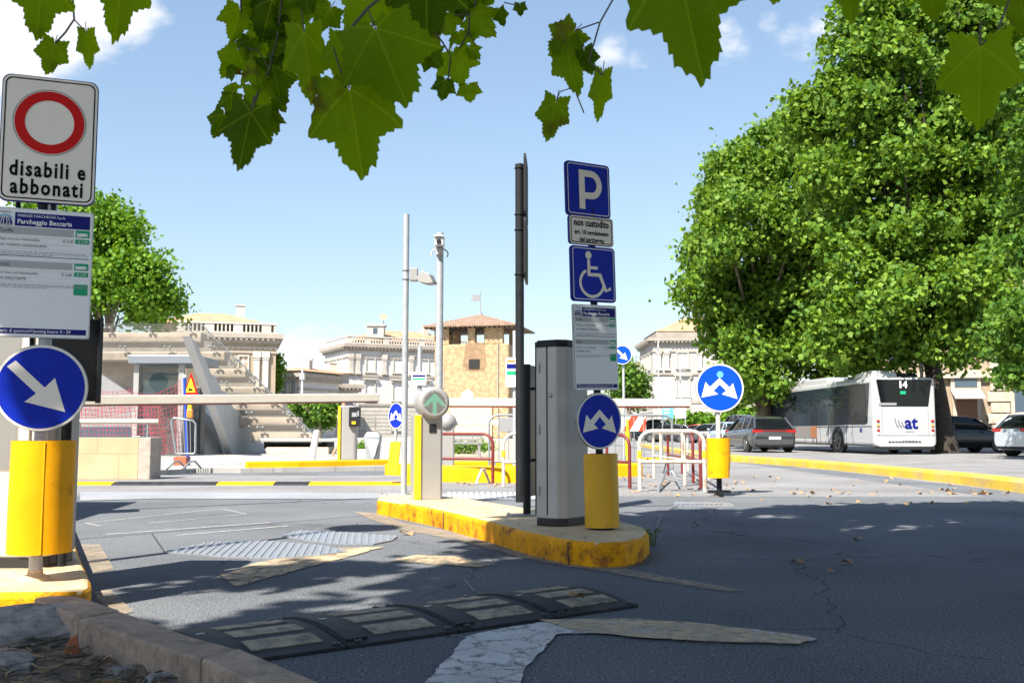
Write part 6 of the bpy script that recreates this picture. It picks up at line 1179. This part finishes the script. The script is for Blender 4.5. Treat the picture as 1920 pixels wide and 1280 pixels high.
# dirt and dead leaves caught along the foot of the island
q = MB(); r = _r.Random(3); edge = [(1216, 1035), (1208, 1042), (1170, 1049), (1120, 1051), (1060, 1043), (985, 1027)]
for k in range(260):
    i = r.randrange(len(edge) - 1); f = r.random(); x = edge[i][0] + (edge[i + 1][0] - edge[i][0]) * f; y = edge[i][1] + (edge[i + 1][1] - edge[i][1]) * f + r.uniform(-3, 9)
    p = G(x, y, .012); s = r.uniform(.004, .02); q.ell(p, (s * 1.5, s, s * .5), 6, 4)
tag(q.build('dirt', M['soil']), 'dark dirt and moss gathered along the foot of the yellow island', 'dirt', kind='stuff')
# ---------------------------------------------------------------- the plane tree overhead (its leaves frame the view and shade the ramp)
ov = thing('plane_tree', 'plane tree over the camera, large leaves hanging in from the top edge', 'tree', (-2.6, .6, 0))
q = MB(ov); q.tube([(-3.4, -.9, 0), (-3.35, -.9, 2), (-3.1, -.7, 4), (-2.4, -.2, 6.2)], [.42, .32, .27, .2], 16); q.build('trunk', M['bark'], ov)
shade = [(60, 1215), (250, 1195), (330, 1178), (560, 1160), (700, 1118), (800, 1080), (900, 1040), (1010, 1000), (1150, 966), (1400, 952), (1700, 946), (2400, 934), (2600, 1100), (2600, 1600), (-200, 1600), (-200, 1230)]
sp = [G(x, y) for x, y in shade]
def inside(x, y, poly):
    c = False; n = len(poly)
    for i in range(n):
        a, b_ = poly[i], poly[i - 1]
        if (a.y > y) != (b_.y > y) and x < (b_.x - a.x) * (y - a.y) / (b_.y - a.y) + a.x: c = not c
    return c
holes = [(G(860, 1052), .30), (G(1450, 968), .35), (G(1640, 990), .30), (G(1600, 1250), .12), (G(300, 1198), .05), (G(1390, 1195), .10), (G(640, 1075), .25), (G(1040, 1150), .16), (G(1300, 1100), .14), (G(1000, 962), .3), (G(1250, 1190), .2), (G(1180, 1000), .16), (G(900, 1230), .14)]
r = _r.Random(21); holes += [(Vector((r.uniform(-1.5, 8), r.uniform(3.2, 11), 0)), r.uniform(.03, .16)) for _ in range(70)] + [(G(r.uniform(520, 1150), r.uniform(1030, 1160)), r.uniform(.06, .16)) for _ in range(22)]; lobes = []; cot = 1 / math.tan(SUN_EL); tries = 0
xs_ = [p.x for p in sp]; ys_ = [p.y for p in sp]
tw = MB(ov)
while len(lobes) < 1050 and tries < 60000:
    tries += 1; x = r.uniform(max(-6, min(xs_)), min(9.5, max(xs_))); y = r.uniform(1.5, 13)
    if not inside(x, y, sp): continue
    hgt = r.uniform(5.4, 7.6); rr = r.uniform(.10, .22)
    if any((h_.x - x) ** 2 + (h_.y - y) ** 2 < (rd + .12) ** 2 for h_, rd in holes): continue
    c = Vector((x - SH.x * hgt * cot, y - SH.y * hgt * cot, hgt))
    if c.y > .5 and (c.z - EYE) / c.y < .47: continue
    lobes.append((c, rr))
for (px, py, z_) in ((90, 0, 2.2), (85, 0, 1.6)):          # the sprays that shade the signs at left
    for k in range(5):
        s_ = Vector((-2.15 + r.uniform(-.2, .2), 4.7, z_ + r.uniform(-.25, .25))); L_ = r.uniform(5.0, 7.0); lobes.append((s_ + tosun * L_, .17))
leafcloud('crown', lobes, 1150, 13, .19, M['leafK'], ov, cl=.14, seed=31, up=1.0)
back = [(Vector((r.uniform(-8, 7), r.uniform(-4.5, .5), r.uniform(7.2, 9.5))), .9) for _ in range(60)] + [(Vector((r.uniform(4, 11), r.uniform(-3, 5), r.uniform(6.5, 9))), .8) for _ in range(40)]  # unseen leaf masses added behind and overhead to block sky light
back = [(c, k) for c, k in back if inside(c.x + SH.x * c.z * cot, c.y + SH.y * c.z * cot, sp) and c.y + SH.y * c.z * cot < 5.2 + .8 * (c.x + SH.x * c.z * cot)]
for _ in range(90):  # lower unseen clumps, added to deepen the shade on the ground
    x_, y_ = r.uniform(1.0, 7), r.uniform(-.5, 5.0); back.append((Vector((x_, y_, max(3.7, .84 + .52 * y_ + .8) + r.uniform(0, .8))), .45))
leafcloud('crown', back, 1100, 9, .42, M['leafK'], ov, cl=.35, seed=32, up=1.2, shape=LF5)
q = MB(ov); hub = Vector((-2.4, -.2, 6.2))
for k in range(16):
    c, _ = lobes[(k * 53) % len(lobes)]; q.tube([hub, hub.lerp(c, .5) + Vector((0, 0, .5)), c], [.12, .06, .015], 7)
q.build('limbs', M['bark'], ov)
def nleaf(q, b0, tip, wpx, D, tilt=0.0, cup=.25, seed=0, jag=.045, yawt=0.0):
    rs = _r.Random(seed); st = rnd.getstate(); rnd.seed(seed + 5); out_ = leaf_outline(1, jag); rnd.setstate(st)
    A, B_ = V(b0[0], b0[1], D), V(tip[0], tip[1], D); ax = B_ - A; Ln = ax.length; ax.normalize(); vw = -((A + B_) / 2 - Vector((0, 0, EYE))).normalized()
    sd_ = ax.cross(vw).normalized(); nn = sd_.cross(ax).normalized(); sd_ = (sd_ * math.cos(yawt) + nn * math.sin(yawt)).normalized(); sx = wpx * D / FOC / 1.42
    ax2 = (ax + nn * -tilt).normalized(); nn = sd_.cross(ax2).normalized()
    k = len(out_); base = len(q.v); c = (0, .38)
    def W(x, y): 
        th_ = math.atan2(x, y + 1e-6); rr_ = math.hypot(x, y); z = (cup + .25) * (abs(x) ** 1.6) * (1 - .3 * y) + .22 * y * y + .05 * math.sin(7 * x + seed) + .04 * math.sin(8 * y + seed * 2) - .16 * rr_ * abs(math.sin(th_ * 3.05))
        if abs(x) < .03: z += .0
        return A + sd_ * (x * sx) + ax2 * (y * Ln) - nn * (z * sx)
    pts = [W(*c)]; uv = [c]
    for f_ in (.3, .55, .78, 1.0):
        mid = [((x * f_ + c[0] * (1 - f_)), (y * f_ + c[1] * (1 - f_))) for x, y in out_]; pts += [W(*m_) for m_ in mid]; uv += mid
    fs = [(0, 1 + i, 1 + (i + 1) % k) for i in range(k)] + [(1 + h_ * k + i, 1 + (h_ + 1) * k + i, 1 + (h_ + 1) * k + (i + 1) % k, 1 + h_ * k + (i + 1) % k) for h_ in range(3) for i in range(k)]
    q.add(pts, fs, 0, None, True)
    if q.uv is None: q.uv = []
    q.uv += uv
    # stalk
    s0 = len(q.v); q.tube([A, A - ax * Ln * .28 + nn * .01], Ln * .012, 4, 1); q.uv += [(0, 9)] * (len(q.v) - s0)
def spray(leaves, twigs, D0):
    q = MB(ov)
    for i, l in enumerate(leaves): nleaf(q, l[0], l[1], l[2], l[3], *(l[4] if len(l) > 4 else ()), seed=l[5] if len(l) > 5 else (hash(l[0]) % 997))
    for pts, D, rad in twigs:
        s0 = len(q.v); q.tube([V(x, y, D) for x, y in pts], rad, 5, 1)
        q.uv += [(0, 9)] * (len(q.v) - s0)
    q.build('branch', [M['leafN'], M['twig']], ov)
spray([((80, -55), (70, 72), 120, 2.0, (.2, .3)), ((235, -70), (214, 78), 110, 2.1, (.1, .2)), ((103, 82), (86, 142), 62, 2.1, (.3, .2)), ((162, 62), (168, 128), 42, 2.1, (.2, .9))], [([(135, -30), (139, 37), (122, 62), (103, 82)], 2.1, .0022), ([(139, 37), (162, 62)], 2.1, .0016)], 2)
spray([((655, 165), (680, 333), 178, 1.9, (.1, .25)), ((570, 60), (585, 195), 92, 1.9, (.1, .5)), ((705, 55), (762, 195), 200, 1.8, (.15, .2)), ((650, 75), (640, 165), 92, 1.9, (.1, .3)), ((470, 210), (447, 322), 98, 1.7, (.3, .9)), ((700, -40), (655, 70), 120, 2.2, (.3, .4)), ((800, -50), (800, 70), 160, 2.2, (.2, .4)), ((730, -30), (700, 50), 110, 2.4, (.5, .9)), ((800, 100), (830, 125), 60, 2.4, (.2, .4))],
      [([(760, -40), (690, 15), (640, 75), (600, 120), (560, 160)], 1.95, .0035), ([(625, 90), (648, 165)], 1.9, .002)], 2)
small = [((450, 15), (432, 90), 62), ((445, 95), (412, 152), 50), ((430, 160), (440, 178), 34), ((475, 115), (490, 175), 62), ((510, 120), (530, 205), 70), ((490, 60), (480, 125), 60), ((510, 0), (490, 80), 92), ((545, 0), (555, 80), 70), ((420, 215), (398, 262), 44), ((435, 178), (432, 222), 46), ((452, 190), (460, 212), 30), ((485, 170), (500, 250), 66), ((520, 60), (560, 60), 60), ((505, 205), (520, 258), 40), ((470, 75), (462, 118), 50), ((520, 185), (535, 210), 30), ((570, -20), (580, 30), 60), ((480, -10), (455, 30), 60), ((620, 15), (590, 60), 60), ((540, 90), (500, 120), 66), ((610, 90), (625, 140), 40), ((440, 140), (420, 110), 30), ((495, 225), (480, 270), 44)]
spray([(a, b_, w_ * 1.15, 3.6, ((i * 37 % 10 - 3) / 9, .15 + (i * 53 % 10) / 8)) for i, (a, b_, w_) in enumerate(small)], [([(530, -30), (522, 60), (505, 130), (488, 160), (470, 220)], 3.6, .004), ([(450, -10), (453, 20), (452, 60)], 3.6, .003), ([(490, 160), (470, 200), (420, 225)], 3.6, .003), ([(505, 130), (485, 95), (460, 90)], 3.6, .003)], 3.6)
small2 = [((885, 30), (935, 72), 74), ((860, 60), (870, 85), 60), ((880, 90), (900, 112), 34), ((850, 100), (868, 160), 78), ((835, 150), (828, 188), 44), ((878, 160), (882, 192), 46), ((975, 8), (976, 30), 26), ((905, -15), (925, 8), 60), ((935, 20), (945, 50), 30), ((720, 185), (730, 215), 24), ((800, 60), (790, 110), 60), ((830, 30), (850, 70), 60), ((780, 0), (820, 60), 110), ((740, 140), (770, 165), 60), ((860, 10), (890, 20), 50), ((760, 60), (735, 120), 90), ((700, 95), (715, 140), 70), ((870, -10), (850, 40), 60)]
spray([(a, b_, w_ * 1.1, 3.2, ((i * 31 % 10 - 3) / 9, .15 + (i * 47 % 10) / 8)) for i, (a, b_, w_) in enumerate(small2)], [([(895, -30), (890, 15), (880, 30), (878, 60), (865, 85), (850, 105)], 3.2, .0035), ([(880, 30), (868, 28), (850, 30)], 3.2, .0025), ([(878, 60), (892, 85)], 3.2, .002), ([(945, 5), (975, 12)], 3.2, .002), ([(800, 40), (830, 80), (845, 105), (840, 150)], 3.2, .003), ([(720, -30), (705, 30), (712, 60), (735, 90)], 3.2, .006)], 3.2)
spray([((1078, 58), (1030, 105), 84, 2.2, (.3, .7)), ((1060, 85), (1085, 178), 78, 2.2, (.2, .8)), ((1043, 190), (1025, 265), 66, 2.2, (.3, .3)), ((1130, 140), (1120, 228), 46, 2.2, (.2, .9)), ((1095, 95), (1110, 140), 50, 2.2, (.2, .5))], [([(1160, -20), (1125, 42), (1104, 114), (1130, 142)], 2.2, .0022), ([(1123, 42), (1100, 50), (1078, 58)], 2.2, .0018), ([(1072, 165), (1050, 172), (1043, 190)], 2.2, .0014), ([(1080, 175), (1095, 212)], 2.2, .0016)], 2.2)
spray([((1265, -90), (1318, 152), 235, 1.6, (.05, .15))], [([(1250, -120), (1265, -85)], 1.6, .003)], 1.6)
spray([((1590, -60), (1597, 42), 76, 2.4, (.3, .4)), ((1745, -60), (1752, 34), 110, 2.0, (.3, .5)), ((1900, -90), (1925, 70), 130, 1.9, (.2, .4)), ((1838, 85), (1835, 240), 150, 1.7, (.2, .15), 77), ((1880, 60), (1890, 105), 60, 2.0, (.2, .4)), ((1460, -40), (1450, 6), 60, 2.6, (.2, .4))], [([(1900, -20), (1870, 60), (1838, 85)], 1.7, .002)], 1.7)
